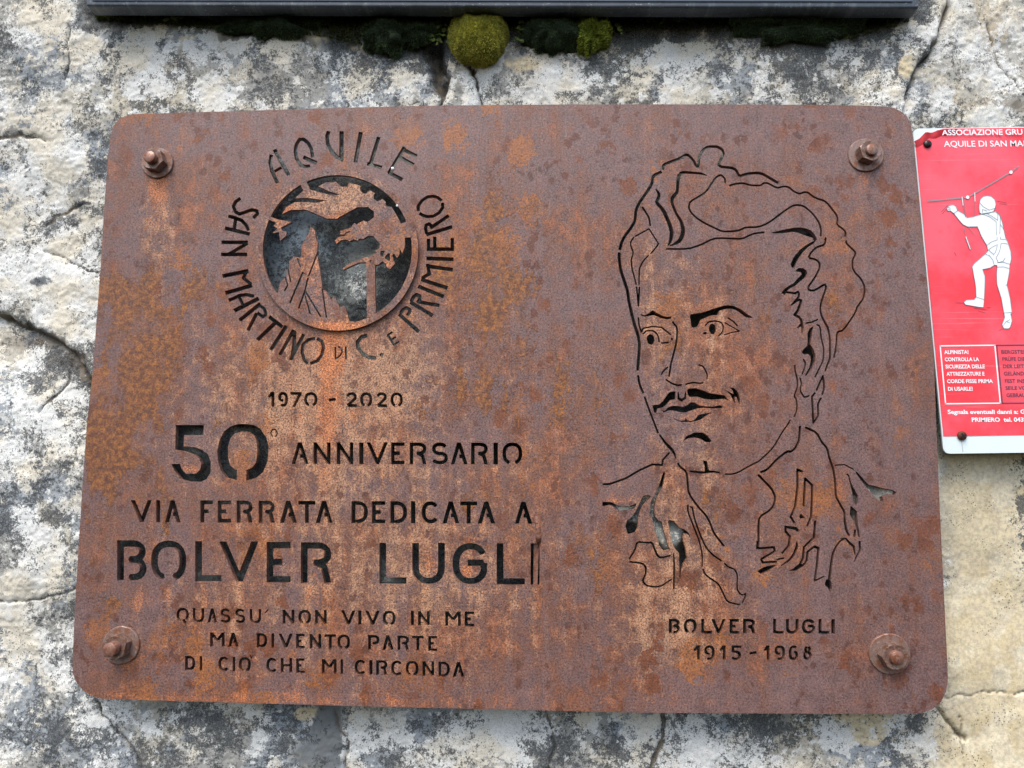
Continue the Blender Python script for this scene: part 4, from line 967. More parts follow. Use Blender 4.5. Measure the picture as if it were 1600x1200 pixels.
big_d = blobs(U, Vv, [(150, 300, 26, 60, .35), (90, 350, 50, 14, .4), (40, 230, 30, 12, .3), (55, 440, 24, 12, .5), (120, 560, 30, 50, .4), (90, 625, 20, 10, .5), (100, 770, 40, 60, .3), (60, 1130, 60, 40, .4), (110, 1030, 30, 20, .4), (330, 1135, 60, 30, .5), (470, 1140, 60, 40, .35), (300, 1180, 50, 20, .4), (260, 110, 40, 20, .4), (420, 100, 50, 20, .4), (570, 110, 60, 26, .5), (640, 95, 30, 20, .4), (950, 90, 40, 20, .3),
   (860, 1170, 50, 26, .5), (1050, 1125, 20, 50, .6), (950, 1170, 20, 30, .5), (1150, 1140, 50, 30, .5), (1250, 1160, 80, 40, .3), (1440, 1125, 40, 14, .7), (1490, 1170, 16, 40, .8), (1500, 1120, 20, 20, .5), (1250, 75, 70, 26, .6), (1340, 90, 40, 40, .3), (1440, 70, 14, 40, .3)])
Wf = Wf + big_w * (.62 + .8 * (n3 - .5)); Df = Df + big_d * .55
# bare cream limestone on the right, below the red sign
bare = smooth_zone * sstep(.26, .36, nz(120, 51, 4) + .12)
lay(W3(222, 208, 172), bare * .95); lay(W3(206, 188, 146), bare * sstep(.48, .66, nz(60, 52, 4)) * .6); lay(W3(232, 224, 198), bare * sstep(.5, .62, nz(34, 53, 4)) * .6); lay(W3(204, 190, 166), bare * sstep(.5, .6, nz(14, 59, 4)) * .35)
Wf = Wf * (1 - .85 * bare); Df = Df * (1 - .75 * bare) - .05 * bare
Df = Df + np.clip(blobs(U + wu * 1.5, Vv, [(1606, 790, 22, 80, 1.5), (1594, 730, 24, 26, .7), (1650, 880, 46, 90, 1.2)]), 0, 1) * (.35 + 1.0 * (n2 - .3) + .9 * (n3 - .5))
# same sort of bare patches along the lower edge and at the top
bc = blobs(U, Vv, [(1350, 1125, 55, 30, 1.3), (1345, 1150, 40, 20, .6), (480, 1112, 26, 16, 1.1), (870, 1130, 30, 26, .6), (1100, 1170, 34, 30, .8), (300, 62, 60, 14, .7), (500, 62, 70, 12, .8), (560, 80, 30, 14, .6), (830, 100, 60, 18, .9), (150, 60, 20, 20, .6), (1410, 60, 22, 60, .6), (1400, 120, 20, 30, .5), (1490, 110, 20, 26, .5)])
bcm = sstep(.5, .75, bc + (n3 - .5) * .5 + (n2 - .5) * .5); lay(W3(222, 206, 168), bcm * .9); Df -= bcm * .35; Wf -= bcm * .2
gz_ = blobs(U, Vv, [(515, 1140, 26, 60, 1.5), (490, 1180, 60, 30, .8), (745, 1140, 40, 50, .35), (1210, 1170, 80, 30, .6), (1270, 80, 60, 30, .7), (1040, 60, 90, 12, .9), (55, 437, 26, 10, 1.0)])
gzm = sstep(.5, .75, gz_ + (n3 - .5) * .5) * (U + wu * .5 < 534 + 800 * (U > 600)); lay(W3(112, 118, 120), gzm * .85); Wf -= gzm * .6; Df -= gzm * .2
bg_ = sstep(1430, 1470, U) * sstep(215, 150, Vv)
lay(W3(192, 190, 180), bg_ * .7); lay(W3(200, 184, 154), bg_ * sstep(.45, .6, nz(50, 57, 4)) * .6); Wf = Wf * (1 - .2 * bg_) + .1 * bg_; Df = Df * (1 - .3 * bg_)
# plaque's shade painted into the stone colour behind it, so cut-outs read dark
shade_m = sstep(0, 30, U - (172 - (Vv - 200) * .07) + (n2 - .5) * 30) * sstep(0, 30, 1428 + (Vv - 200) * .04 - U + (n2 - .5) * 30) * sstep(0, 24, Vv - 185 + (n3 - .5) * 20) * sstep(0, 24, 1085 - Vv + (n3 - .5) * 20)
lay(W3(104, 112, 110), shade_m * .84)
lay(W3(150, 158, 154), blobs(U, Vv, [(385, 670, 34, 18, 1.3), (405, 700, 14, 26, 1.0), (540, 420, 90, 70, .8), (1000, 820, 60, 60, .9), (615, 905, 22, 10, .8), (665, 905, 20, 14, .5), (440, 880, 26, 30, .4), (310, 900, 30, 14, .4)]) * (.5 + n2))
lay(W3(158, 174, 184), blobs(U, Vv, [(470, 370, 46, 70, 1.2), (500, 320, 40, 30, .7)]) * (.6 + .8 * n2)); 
Wf = np.where(shade_m > 0, Wf * (1 - shade_m) + shade_m * (Wf * .35 - .1), Wf); Df = Df + shade_m * .08
Wf += blobs(U, Vv, [(570, 456, 22, 40, .5), (598, 462, 14, 18, .35), (378, 672, 12, 10, .5), (398, 690, 12, 26, .4), (1005, 815, 40, 60, .35), (972, 795, 12, 8, .9), (1385, 770, 24, 14, 1.3), (1332, 770, 8, 14, .9), (1045, 830, 16, 20, .3)]) * (1 - 0 * U)
lay(W3(222, 212, 190), blobs(U, Vv, [(1385, 768, 26, 16, 1.6), (1012, 776, 20, 14, 1.2)])); lay(W3(206, 150, 74), blobs(U, Vv, [(1333, 806, 12, 22, 1.6)])); Df -= blobs(U, Vv, [(1385, 768, 26, 16, 1.2), (1333, 800, 14, 26, 1.2), (1040, 830, 30, 40, .4)])
ck = sstep(.25, .8, crk); lay(brownc * .8, ck * .85); Wf -= ck * .6
br = blobs(U, Vv, [(40, 530, 50, 14, .9), (95, 560, 40, 14, .9), (122, 590, 16, 30, .7), (683, 115, 10, 26, 1.2), (30, 200, 40, 12, .3), (1600, 165, 40, 12, .6), (1530, 160, 26, 10, .4)]) * (n2 + .4)
lay(brownc, br); Wf -= br * .7
# algae and soil under the upper panel
band = (Vv + (nz(26, 58, 4) - .5) * 46 + (n3 - .5) * 10) - np.interp(U, [100, 180, 300, 380, 500, 560, 640, 700, 760, 960, 1010, 1100, 1180, 1330, 1400], [30, 42, 50, 58, 60, 76, 82, 78, 54, 58, 62, 56, 62, 66, 44])
b1_ = sstep(14, -4, band) * sstep(100, 150, U) * sstep(1460, 1400, U); b2_ = sstep(2, -8, band) * sstep(120, 170, U) * sstep(1440, 1380, U)
lay(W3(84, 80, 66), b1_ * .8); lay(W3(36, 42, 28), b2_ * .92); Wf -= b1_ * .9 + b2_ * .5; Df += b1_ * .2
Wf = np.clip(Wf, 0, 1.3); Df = np.clip(Df, 0, 1.3)
ny, nx = U.shape
idx = np.arange(nx * ny).reshape(ny, nx)
quads = np.stack([idx[:-1, :-1], idx[:-1, 1:], idx[1:, 1:], idx[1:, :-1]], -1).reshape(-1, 4)
rock_co = np.stack([GX, Yr, GZ], -1).reshape(-1, 3)
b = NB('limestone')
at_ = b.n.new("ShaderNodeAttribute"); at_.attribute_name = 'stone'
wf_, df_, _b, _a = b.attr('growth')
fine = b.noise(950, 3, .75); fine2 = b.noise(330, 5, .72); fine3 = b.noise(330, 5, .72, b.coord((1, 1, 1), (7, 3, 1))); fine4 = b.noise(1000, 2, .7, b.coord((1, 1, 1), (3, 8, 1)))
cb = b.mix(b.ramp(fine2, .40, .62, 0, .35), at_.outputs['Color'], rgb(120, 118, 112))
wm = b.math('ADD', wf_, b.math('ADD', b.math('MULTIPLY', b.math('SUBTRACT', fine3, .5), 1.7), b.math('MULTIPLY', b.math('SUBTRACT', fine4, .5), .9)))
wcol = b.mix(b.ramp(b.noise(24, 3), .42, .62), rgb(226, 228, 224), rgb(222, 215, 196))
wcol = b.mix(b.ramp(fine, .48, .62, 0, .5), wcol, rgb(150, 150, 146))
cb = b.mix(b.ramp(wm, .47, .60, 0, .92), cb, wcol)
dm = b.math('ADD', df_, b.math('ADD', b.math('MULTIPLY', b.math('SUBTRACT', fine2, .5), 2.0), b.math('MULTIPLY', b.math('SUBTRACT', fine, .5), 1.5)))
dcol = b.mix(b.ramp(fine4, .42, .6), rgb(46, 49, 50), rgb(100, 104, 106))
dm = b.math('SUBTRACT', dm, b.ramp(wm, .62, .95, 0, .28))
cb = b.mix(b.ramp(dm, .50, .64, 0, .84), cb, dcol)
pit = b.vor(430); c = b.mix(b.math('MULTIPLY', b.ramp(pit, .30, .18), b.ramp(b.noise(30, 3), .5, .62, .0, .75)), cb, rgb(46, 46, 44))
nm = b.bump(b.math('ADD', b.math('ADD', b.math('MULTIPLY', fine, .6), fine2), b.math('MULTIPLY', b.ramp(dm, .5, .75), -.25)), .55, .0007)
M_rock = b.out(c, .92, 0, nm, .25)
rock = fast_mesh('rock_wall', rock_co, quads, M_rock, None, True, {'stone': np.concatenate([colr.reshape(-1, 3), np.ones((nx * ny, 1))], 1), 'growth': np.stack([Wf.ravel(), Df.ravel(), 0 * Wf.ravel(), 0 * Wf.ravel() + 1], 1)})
tag(rock, 'weathered grey and cream limestone rock face with lichens and cracks', None, None, 'structure')
def rock_y(u, v):
    x = at(u, v, ROCK_Y)
    i = int(np.clip(np.searchsorted(gx, x[0]), 1, nx - 1)); j = int(np.clip(np.searchsorted(gz, x[2]), 1, ny - 1))
    return float(Yr[j, i])

# ------------------------------------------------------------------ upper panel
b = NB('dark_painted_metal')
c = b.mix(b.ramp(b.noise(30, 4), .35, .7), rgb(82, 90, 98), rgb(66, 74, 82))
c = b.mix(b.ramp(b.noise(1, 4, .6, b.coord((30, 1, 300))), .6, .8, 0, .3), c, rgb(120, 128, 134))
c = b.mix(b.ramp(b.noise(1, 5, .7, b.coord((90, 1, 12))), .52, .68, 0, .45), c, rgb(132, 140, 142))
c = b.mix(b.ramp(b.noise(420, 3, .6), .62, .70, 0, .7), c, rgb(178, 182, 180))
c = b.mix(b.ramp(b.noise(45, 6, .7), .55, .68, 0, .5), c, rgb(46, 52, 50))
M_panel = b.out(c, .42, 0, b.bump(b.noise(60, 3), .2, .001), .5)
YF, YB = -.0005, .0155
pl = at(133.5, 9, YF); pr = at(1437, 11, YF)
up = empty('information_panel', tuple(at(785, 12, .005)))
tag(up, 'dark grey metal panel edge above the plaque, only its lower rim in view', 'panel')
bm = bmesh.new()
x0, x1, z0 = pl[0], pr[0], pl[2] ; z1 = z0 + .34
import itertools
def rbox(x0, x1, y0, y1, z0, z1, r, seg=4):
    bm = bmesh.new()
    bmesh.ops.create_cube(bm, size=1)
    for v_ in bm.verts:
        v_.co = Vector(((x0 + x1) / 2 + v_.co.x * (x1 - x0), (y0 + y1) / 2 + v_.co.y * (y1 - y0), (z0 + z1) / 2 + v_.co.z * (z1 - z0)))
    bmesh.ops.bevel(bm, geom=list(bm.edges), offset=r, segments=seg, profile=.5, affect='EDGES')
    return bm
bm = rbox(x0, x1, YF, YB, z0 - .0004, z1, .0022)
dz = (pr[2] - pl[2])
for v_ in bm.verts:
    v_.co.z += dz * (v_.co.x - x0) / (x1 - x0) + .0005 * math.sin(v_.co.x * 14)
bm_obj('frame', bm, M_panel, up, True)
bm = rbox(x0 + .006, x1 - .006, YF - .0012, YF + .004, z0 + .0042, z1 - .006, .0008, 2)
for v_ in bm.verts: v_.co.z += dz * (v_.co.x - x0) / (x1 - x0)
bm_obj('face_sheet', bm, plain('panel_sheet', rgb(106, 116, 130), .4, 0, .5, .06, 40), up, True)

# ------------------------------------------------------------------ moss and small plants
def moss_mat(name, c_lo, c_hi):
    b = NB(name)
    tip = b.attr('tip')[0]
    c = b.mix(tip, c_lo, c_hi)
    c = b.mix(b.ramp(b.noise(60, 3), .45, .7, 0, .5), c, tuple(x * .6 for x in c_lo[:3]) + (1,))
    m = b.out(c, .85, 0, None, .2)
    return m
def moss_cushion(u, v, ru, rv, depth, mat, label, seed, n=5200, L=.0016, lump=.16):
    rnd = random.Random(seed)
    y0 = rock_y(u, v)
    c0 = Vector(at(u, v, y0 - .002)); sx = (at(u + ru, v, y0)[0] - at(u, v, y0)[0]); sz = at(u, v - rv, y0)[2] - at(u, v, y0)[2]
    root = empty('moss_cushion', tuple(c0)); tag(root, label, 'moss', 'moss cushions growing under the upper panel')
    def rad(d):   # lumpy superellipsoid
        nzv = fbm(np.array([d.x * 3.1 + seed]), np.array([d.z * 3.1 + d.y * 1.7]), seed, 3)[0]
        return 1 + lump * 2 * (nzv - .5)
    p = 2.5
    def pt(th, ph, k=1.0):
        d = Vector((math.cos(ph) * math.cos(th), -math.sin(ph), math.cos(ph) * math.sin(th)))
        f = (abs(d.x) ** p + abs(d.z) ** p + abs(d.y) ** 2.2) ** (-1 / p) if True else 1
        r = rad(d) * f * k
        return c0 + Vector((d.x * r * sx, d.y * r * depth, d.z * r * sz)), Vector((d.x / sx, d.y / depth, d.z / sz)).normalized()
    bm = bmesh.new(); rings = []
    for i in range(14):
        ph = -0.35 + (math.pi / 2 + .33) * i / 13
        rings.append([bm.verts.new(pt(2 * math.pi * k / 40, ph)[0]) for k in range(40)])
    for a, b_ in zip(rings[:-1], rings[1:]):
        for k in range(40): bm.faces.new((a[k], a[(k + 1) % 40], b_[(k + 1) % 40], b_[k]))
    bm.faces.new(rings[-1])
    bm_obj('cushion', bm, mat, root, True)
    vs = []; ts = []
    for _ in range(n):
        ph = math.asin(rnd.uniform(-.25, 1)); th = rnd.uniform(0, 2 * math.pi)
        q_, nn = pt(th, ph, .985)
        nn = (nn + Vector((rnd.gauss(0, .3), rnd.gauss(0, .3), rnd.gauss(0, .3) + .12))).normalized()
        t1 = nn.orthogonal().normalized(); t1.rotate(Matrix.Rotation(rnd.uniform(0, 6.28), 3, nn)); t2 = nn.cross(t1)
        w = L * .2 * rnd.uniform(.8, 1.4); l = L * rnd.uniform(.5, 1.5)
        k = len(vs)
        vs += [q_ + t1 * w, q_ - t1 * w * .5 + t2 * w * .87, q_ - t1 * w * .5 - t2 * w * .87, q_ + nn * l]
        ts += [(k, k + 1, k + 3), (k + 1, k + 2, k + 3), (k + 2, k, k + 3)]
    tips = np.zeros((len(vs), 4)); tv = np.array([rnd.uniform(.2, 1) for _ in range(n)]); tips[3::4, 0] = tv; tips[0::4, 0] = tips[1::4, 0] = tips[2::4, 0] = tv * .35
    o = fast_mesh('moss_fronds', [tuple(p_) for p_ in vs], ts, mat, root, False, {'tip': tips})
    o['kind'] = 'stuff'
    return root
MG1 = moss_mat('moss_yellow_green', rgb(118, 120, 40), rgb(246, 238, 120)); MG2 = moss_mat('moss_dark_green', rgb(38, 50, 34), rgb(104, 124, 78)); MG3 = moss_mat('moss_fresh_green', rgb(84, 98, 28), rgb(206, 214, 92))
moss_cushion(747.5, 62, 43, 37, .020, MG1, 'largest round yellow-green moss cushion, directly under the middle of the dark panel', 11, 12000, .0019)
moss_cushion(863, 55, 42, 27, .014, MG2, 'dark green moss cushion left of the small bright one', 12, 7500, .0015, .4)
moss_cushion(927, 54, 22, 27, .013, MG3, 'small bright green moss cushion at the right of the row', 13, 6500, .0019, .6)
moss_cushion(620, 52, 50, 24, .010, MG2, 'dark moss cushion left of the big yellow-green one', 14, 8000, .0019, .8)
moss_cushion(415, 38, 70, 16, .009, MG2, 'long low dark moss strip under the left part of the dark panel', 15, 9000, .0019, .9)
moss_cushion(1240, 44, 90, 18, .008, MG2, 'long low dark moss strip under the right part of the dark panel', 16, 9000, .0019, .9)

def carpet():
    rng = np.random.default_rng(5); vs = []; ts = []; tp = []
    for _ in range(15000):
        u = rng.uniform(150, 1420); lo = np.interp(u, [100, 180, 300, 380, 500, 560, 640, 700, 760, 960, 1010, 1100, 1180, 1330, 1420], [28, 34, 42, 50, 56, 70, 78, 56, 46, 56, 48, 40, 60, 62, 34])
        if 955 < u < 1150 and rng.random() < .75: continue
        if fbm(np.array([u / 30]), np.array([0.]), 7, 3)[0] < .36 and rng.random() < .8: continue
        v = 22 + (lo - 22) * rng.random() ** 1.1
        q_ = Vector(at(u, v, rock_y(u, v)))
        n_ = Vector((rng.normal(0, .5), -1, rng.normal(.1, .5))).normalized(); t1 = n_.orthogonal().normalized(); t1.rotate(Matrix.Rotation(rng.uniform(0, 6.28), 3, n_)); t2 = n_.cross(t1)
        w = .0006 * rng.uniform(.6, 1.5); l = .0026 * rng.uniform(.4, 1.4); k = len(vs); tb = rng.uniform(0, 1) * (.4 + .9 * fbm(np.array([u / 22]), np.array([v / 22]), 3, 2)[0])
        vs += [q_ + t1 * w, q_ - t1 * w * .5 + t2 * w * .87, q_ - t1 * w * .5 - t2 * w * .87, q_ + n_ * l]; ts += [(k, k + 1, k + 3), (k + 1, k + 2, k + 3), (k + 2, k, k + 3)]; tp += [tb * .3] * 3 + [tb]
    tips = np.zeros((len(vs), 4)); tips[:, 0] = tp
    o = fast_mesh('moss_carpet', [tuple(p_) for p_ in vs], ts, moss_mat('creeping_moss', rgb(40, 50, 28), rgb(150, 162, 84)), None, False, {'tip': tips})
    tag(o, 'thin dark creeping moss on the rock along the underside of the dark panel', 'moss', None, 'stuff')
carpet()
M_leaf = plain('small_leaf_green', rgb(98, 112, 44), .6, 0, .4, .2, 200)
def weed(u, v, ru, rv, n, label, seed, mat):
    rnd = random.Random(seed); y0 = rock_y(u, v) - .004
    root = empty('small_plant', tuple(at(u, v, y0))); tag(root, label, 'plant', 'tiny leafy plants between the moss')
    for k in range(n):
        uu = u + rnd.uniform(-ru, ru); vv_ = v + rnd.uniform(-rv, rv); yb = min(y0, rock_y(uu, vv_) - .003) - rnd.uniform(0, .006)
        c0 = Vector(at(uu, vv_, yb)); s_ = rnd.uniform(.0014, .0028); a0 = rnd.uniform(0, 6.28)
        nrm = Vector((rnd.uniform(-.5, .5), -1, rnd.uniform(-.1, .7))).normalized(); t1 = nrm.orthogonal().normalized(); t1.rotate(Matrix.Rotation(a0, 3, nrm)); t2 = nrm.cross(t1)
        bm = bmesh.new(); vs = []
        for i in range(9):
            t = i / 8 * 2 * math.pi; x = math.cos(t); y = .62 * math.sin(t) * (1.1 - .3 * x)
            vs.append(bm.verts.new(c0 + t1 * (x * s_) + t2 * (y * s_) + nrm * (.25 * s_ * (x * x + y * y))) if i < 8 else None)
        cv = bm.verts.new(c0 - nrm * .1 * s_)
        for i in range(8): bm.faces.new((vs[i], vs[(i + 1) % 8], cv))
        bm.verts.ensure_lookup_table()
        st_ = [bm.verts.new(c0 - t1 * s_ * .9 + t2 * d * .0002) for d in (-1, 1)] + [bm.verts.new(Vector(at(u, v - 2, y0 + .006)) + Vector((0, 0, d * .0002))) for d in (1, -1)]
        bm.faces.new(st_)
        me = bpy.data.meshes.new('leaf'); bm.to_mesh(me); bm.free(); me.materials.append(mat)
        o = bpy.data.objects.new('leaf', me); COL.objects.link(o); o.parent = root; o.matrix_parent_inverse = Matrix.Translation(-Vector(root.location))
weed(686, 48, 15, 22, 34, 'tiny bright leafy plant touching the left side of the big yellow-green moss cushion', 21, M_leaf)
weed(811, 48, 6, 18, 16, 'tiny leafy plant in the gap between the big moss cushion and the dark one', 22, M_leaf)
weed(967, 44, 5, 9, 8, 'tiny pale leafy plant right of the small bright moss cushion', 23, M_leaf)
weed(270, 30, 14, 4, 9, 'tiny leafy plant hanging under the left end of the dark panel', 24, M_leaf)
weed(1040, 33, 30, 4, 10, 'sparse tiny leafy plant under the dark panel, right of centre', 25, M_leaf)

# small white grains caught on the plaque
def grain(u, v, r, y, label):
    bm = bmesh.new(); bmesh.ops.create_icosphere(bm, subdivisions=2, radius=1)
    c0 = Vector(at(u, v, y)); s_ = float(at(u + r, v, y)[0] - at(u, v, y)[0])
    for v_ in bm.verts: v_.co = c0 + Vector((v_.co.x * s_, v_.co.y * s_ * .8, v_.co.z * s_ * 1.1)) * (1 + .12 * math.sin(v_.co.x * 9 + v_.co.z * 5))
    tag(bm_obj('white_grain', bm, M_white, None, True), label, 'grain', 'white grains caught in the emblem')
M_white = plain('white_foam', rgb(238, 240, 236), .6)
grain(613.5, 263.5, 2.6, .0, 'tiny white grain caught in the last letter of the word above the emblem')
grain(620.8, 321.5, 2.2, -.003, 'tiny white grain stuck on the right inner rim of the emblem disc')

# ------------------------------------------------------------------ red sign
SY = .0085
def flat_poly(name, pts, y, thick, mat, parent):
    P3 = [at(p[0], p[1], y) for p in pts]; n = len(pts)
    tr = geometry.tessellate_polygon([[Vector((p[0], p[1], 0)) for p in pts]])
    fs = []
    for t in tr:
        A_, B_, C_ = (P3[i] for i in t)
        fs.append(tuple(t) if np.cross(B_ - A_, C_ - A_)[1] < 0 else tuple(t)[::-1])
    vs = list(P3)
    if thick:
        vs += [p + np.array([0, thick, 0]) for p in P3]
        fs += [tuple(i + n for i in f[::-1]) for f in fs] + [(i, i + n, (i + 1) % n + n, (i + 1) % n) for i in range(n)]
    me = bpy.data.meshes.new(name); me.from_pydata([tuple(p) for p in vs], [], fs); me.update(); me.materials.append(mat)
    o = bpy.data.objects.new(name, me); COL.objects.link(o); o.parent = parent; o.matrix_parent_inverse = Matrix.Translation(-Vector(parent.location))
    return o
def rounded(c, r, n=6):
    out = []; m = len(c)
    for i in range(m):
        p = Vector(c[i]); a = Vector(c[i - 1]) - p; b_ = Vector(c[(i + 1) % m]) - p
        a.normalize(); b_.normalize()
        for k in range(n + 1):
            t = k / n
            out.append(tuple(p + a * r * (1 - t) ** 2 + b_ * r * t ** 2))
    return out
def red_mat():
    b = NB('red_print')
    c = b.mix(b.ramp(b.noise(9, 6, .65), .38, .62), rgb(240, 58, 70), rgb(250, 96, 112))
    c = b.mix(b.ramp(b.noise(1, 5, .7, b.coord((6, 1, 420))), .60, .66, 0, .35), c, rgb(252, 150, 160))
    c = b.mix(b.ramp(b.noise(90, 4, .6), .60, .75, 0, .35), c, rgb(232, 52, 66))
    return b.out(c, .38, 0, b.bump(b.noise(35, 3), .15, .001), .5)
M_red = red_mat()
M_sheet = plain('sign_white', rgb(226, 240, 242), .35, 0, .5, .02, 20)
M_ink = plain('sign_ink', rgb(98, 62, 84), .5, 0, .4, .05); M_line = plain('sign_line_teal', rgb(112, 140, 146), .5, 0, .4, .05)
M_wh = plain('sign_print_white', rgb(240, 244, 246), .4, 0, .4, .02)
sign = empty('warning_sign', tuple(at(1520, 450, SY)))
tag(sign, 'bright red sheet sign with white climber drawing, screwed to the rock at the right edge', 'sign')
corners = [(1426, 201), (1474.5, 709), (1836, 704), (1790, 195)]
flat_poly('panel', rounded(corners, 11), SY, .0018, M_sheet, sign)
LE = lambda v, off=0: 1426 + (v - 201) * (48.5 / 508) + off       # left edge of the sign
redpts = [(LE(220, 2), 220), (1436, 217), (1444, 209), (1449, 206.3), (1455, 207.5), (1462, 207), (1468, 203), (1474, 200.9), (1786, 197.3), (1831, 676), (LE(682, 2), 682)]
flat_poly('red_sheet', redpts, SY - .00025, 0, M_red, sign)
# lifted, wrinkled corner of the film
bm = bmesh.new()
rows = []
for i in range(15):
    t = i / 14
    ue = np.interp(t, [0, .2, .42, .62, .8, 1], [1428, 1436, 1446, 1456, 1466, 1496]); ve = np.interp(t, [0, .2, .42, .62, .8, 1], [221, 217, 206.5, 207.5, 203, 200.8])
    row = []
    for k in range(5):
        s_ = k / 4; uu = ue + 5 * s_; vv_ = ve + 9.5 * s_
        lift = (.0013 * (.5 + .5 * math.sin(t * 17 + s_ * 3)) + .0006) * (1 - s_) ** .8
        row.append(bm.verts.new(at(uu, vv_, SY - .0003 - lift)))
    rows.append(row)
for a, b_ in zip(rows[:-1], rows[1:]):
    for k in range(4): bm.faces.new((a[k], b_[k], b_[k + 1], a[k + 1]))
bm_obj('peeling_film', bm, plain('red_film_edge', rgb(214, 52, 62), .35, 0, .5, .1, 120), sign, True)

def polyline_mesh(name, pls, y, mat, parent, w=1.0):
    """thin printed lines, one mesh"""
    bm = bmesh.new()
    for pl_ in pls:
        ww = w
        if isinstance(pl_, tuple): pl_, ww = pl_
        for a, b_ in zip(pl_[:-1], pl_[1:]):
            dx, dy = b_[0] - a[0], b_[1] - a[1]; L = math.hypot(dx, dy) + 1e-9; nx_, ny_ = -dy / L * ww / 2, dx / L * ww / 2
            ex, ey = dx / L * ww * .3, dy / L * ww * .3
            vs = [bm.verts.new(at(x, y_, y)) for x, y_ in ((a[0] + nx_ - ex, a[1] + ny_ - ey), (b_[0] + nx_ + ex, b_[1] + ny_ + ey), (b_[0] - nx_ + ex, b_[1] - ny_ + ey), (a[0] - nx_ - ex, a[1] - ny_ - ey))]
            bm.faces.new(vs)
    me = bpy.data.meshes.new(name); bm.to_mesh(me); bm.free(); me.materials.append(mat)
    o = bpy.data.objects.new(name, me); COL.objects.link(o); o.parent = parent; o.matrix_parent_inverse = Matrix.Translation(-Vector(parent.location))
    return o

def printed(name, text, u0, u1, vb, cap, mat, off=.018, slope=-.012, sy=None, shear=.0955):
    cu = bpy.data.curves.new('tmp', 'FONT'); cu.body = text; cu.size = 1; cu.offset = off; cu.resolution_u = 3
    o = bpy.data.objects.new('tmp', cu); COL.objects.link(o)
    dg = bpy.context.evaluated_depsgraph_get(); me0 = o.evaluated_get(dg).to_mesh()
    co = np.array([tuple(v_.co) for v_ in me0.vertices]); fs = [tuple(p.vertices) for p in me0.polygons]
    o.evaluated_get(dg).to_mesh_clear(); bpy.data.objects.remove(o); bpy.data.curves.remove(cu)
    sx = (u1 - u0) / (co[:, 0].max() - co[:, 0].min()); x = (co[:, 0] - co[:, 0].min()) * sx; y = co[:, 1] * cap / .73
    uu = u0 + x - y * shear; vv_ = vb - y + x * slope
    P3 = at(uu, vv_, (SY if sy is None else sy))
    me = bpy.data.meshes.new(name); me.from_pydata([tuple(p) for p in P3], [], fs); me.update(); me.materials.append(mat)
    o = bpy.data.objects.new(name, me); COL.objects.link(o); o.parent = sign; o.matrix_parent_inverse = Matrix.Translation(-Vector(sign.location))
    return o
T1 = SY - .0005
printed('lettering', 'ASSOCIAZIONE GRU', 1472, 1598, 211.2, 9.0, M_wh, .02, -.008, SY - .0018)
printed('lettering', 'AQUILE DI SAN MAR', 1475, 1608, 229.3, 9.6, M_wh, .014, -.006, T1)
for s_, a, b_, v_ in (('ALPINISTA!', 1475.5, 1513.5, 553), ('CONTROLLA LA', 1476.5, 1530, 564.4), ('SICUREZZA DELLE', 1477.5, 1539, 575.6), ('ATTREZZATURE E', 1479, 1538.5, 587), ('CORDE FISSE PRIMA', 1480, 1551.5, 598.5), ('DI USARLE!', 1481.5, 1520, 610.4)):
    printed('lettering', s_, a, b_, v_, 6.0, M_wh, .03, -.004, T1)
for s_, a, b_, v_ in (('BERGSTEI', 1565, 1600.5, 552.5), ('PRÜFE DIE', 1566.5, 1602, 563.7), ('DER LEITE', 1567.5, 1604, 575), ('GELÄND', 1569, 1600.5, 586.4), ('FEST INS', 1570.5, 1601.5, 598), ('SEILE VO', 1571.5, 1603.5, 609), ('GEBRAU', 1573, 1602.5, 620.2)):
    printed('lettering', s_, a, b_, v_, 6.0, M_ink, .012, -.004, T1)
printed('lettering', 'Segnala eventuali danni a: G', 1481, 1602, 646.8, 6.8, M_wh, .03, -.003, T1)
printed('lettering', 'PRIMIERO  tel. 0439', 1518.5, 1605, 659, 6.8, M_wh, .03, -.003, T1)
polyline_mesh('box_outline', [[(1469, 540.5), (1554.5, 539.5), (1563, 630), (1477.5, 631), (1469, 540.5)]], T1, M_wh, sign, 2.0)
polyline_mesh('box_outline', [[(1650, 538.5), (1557.5, 539.5), (1566.3, 630), (1660, 629)]], T1, M_ink, sign, 1.6)
# the climber: flat print
c9 = lambda p: [(1430 + x / 9.412, 240 + y / 9.412) for x, y in p]; c7 = lambda p: [(1430 + x / 7.5, 370 + y / 7.5) for x, y in p]
body = c9([(465, 815), (470, 790), (510, 760), (560, 750), (600, 775), (622, 832), (720, 890), (765, 942), (860, 925), (980, 890), (1000, 880), (1190, 850), (1240, 900), (1280, 1000), (1320, 1195)]) + \
  c7([(1060, 10), (1085, 60), (1120, 170), (1127, 260), (1108, 330), (1105, 400), (1075, 560), (1110, 700), (1135, 890), (1120, 905), (1136, 985), (1112, 1060), (1095, 1075), (1040, 1075), (1018, 1030), (1050, 940), (1040, 892), (1010, 720), (960, 560), (955, 450), (960, 335), (930, 330), (880, 362), (790, 382), (818, 460), (818, 520), (808, 740), (800, 828), (730, 820), (590, 795), (568, 765), (600, 740), (690, 735), (715, 705), (712, 600), (700, 520), (668, 350), (690, 315), (820, 200), (855, 160), (840, 100), (780, 0)]) + \
  c9([(915, 1072), (770, 1075), (700, 1040), (640, 970), (570, 880), (520, 840), (480, 845)])
DR = SY - .0006
flat_poly('climber_figure', body, DR, 0, M_wh, sign)
helmet = c9([(945, 720), (960, 670), (1000, 630), (1060, 618), (1120, 630), (1170, 675), (1187, 740), (1175, 800), (1150, 850), (1080, 875), (1010, 885), (985, 890), (950, 870), (938, 800)])
flat_poly('climber_helmet', helmet, DR - .0001, 0, M_wh, sign)
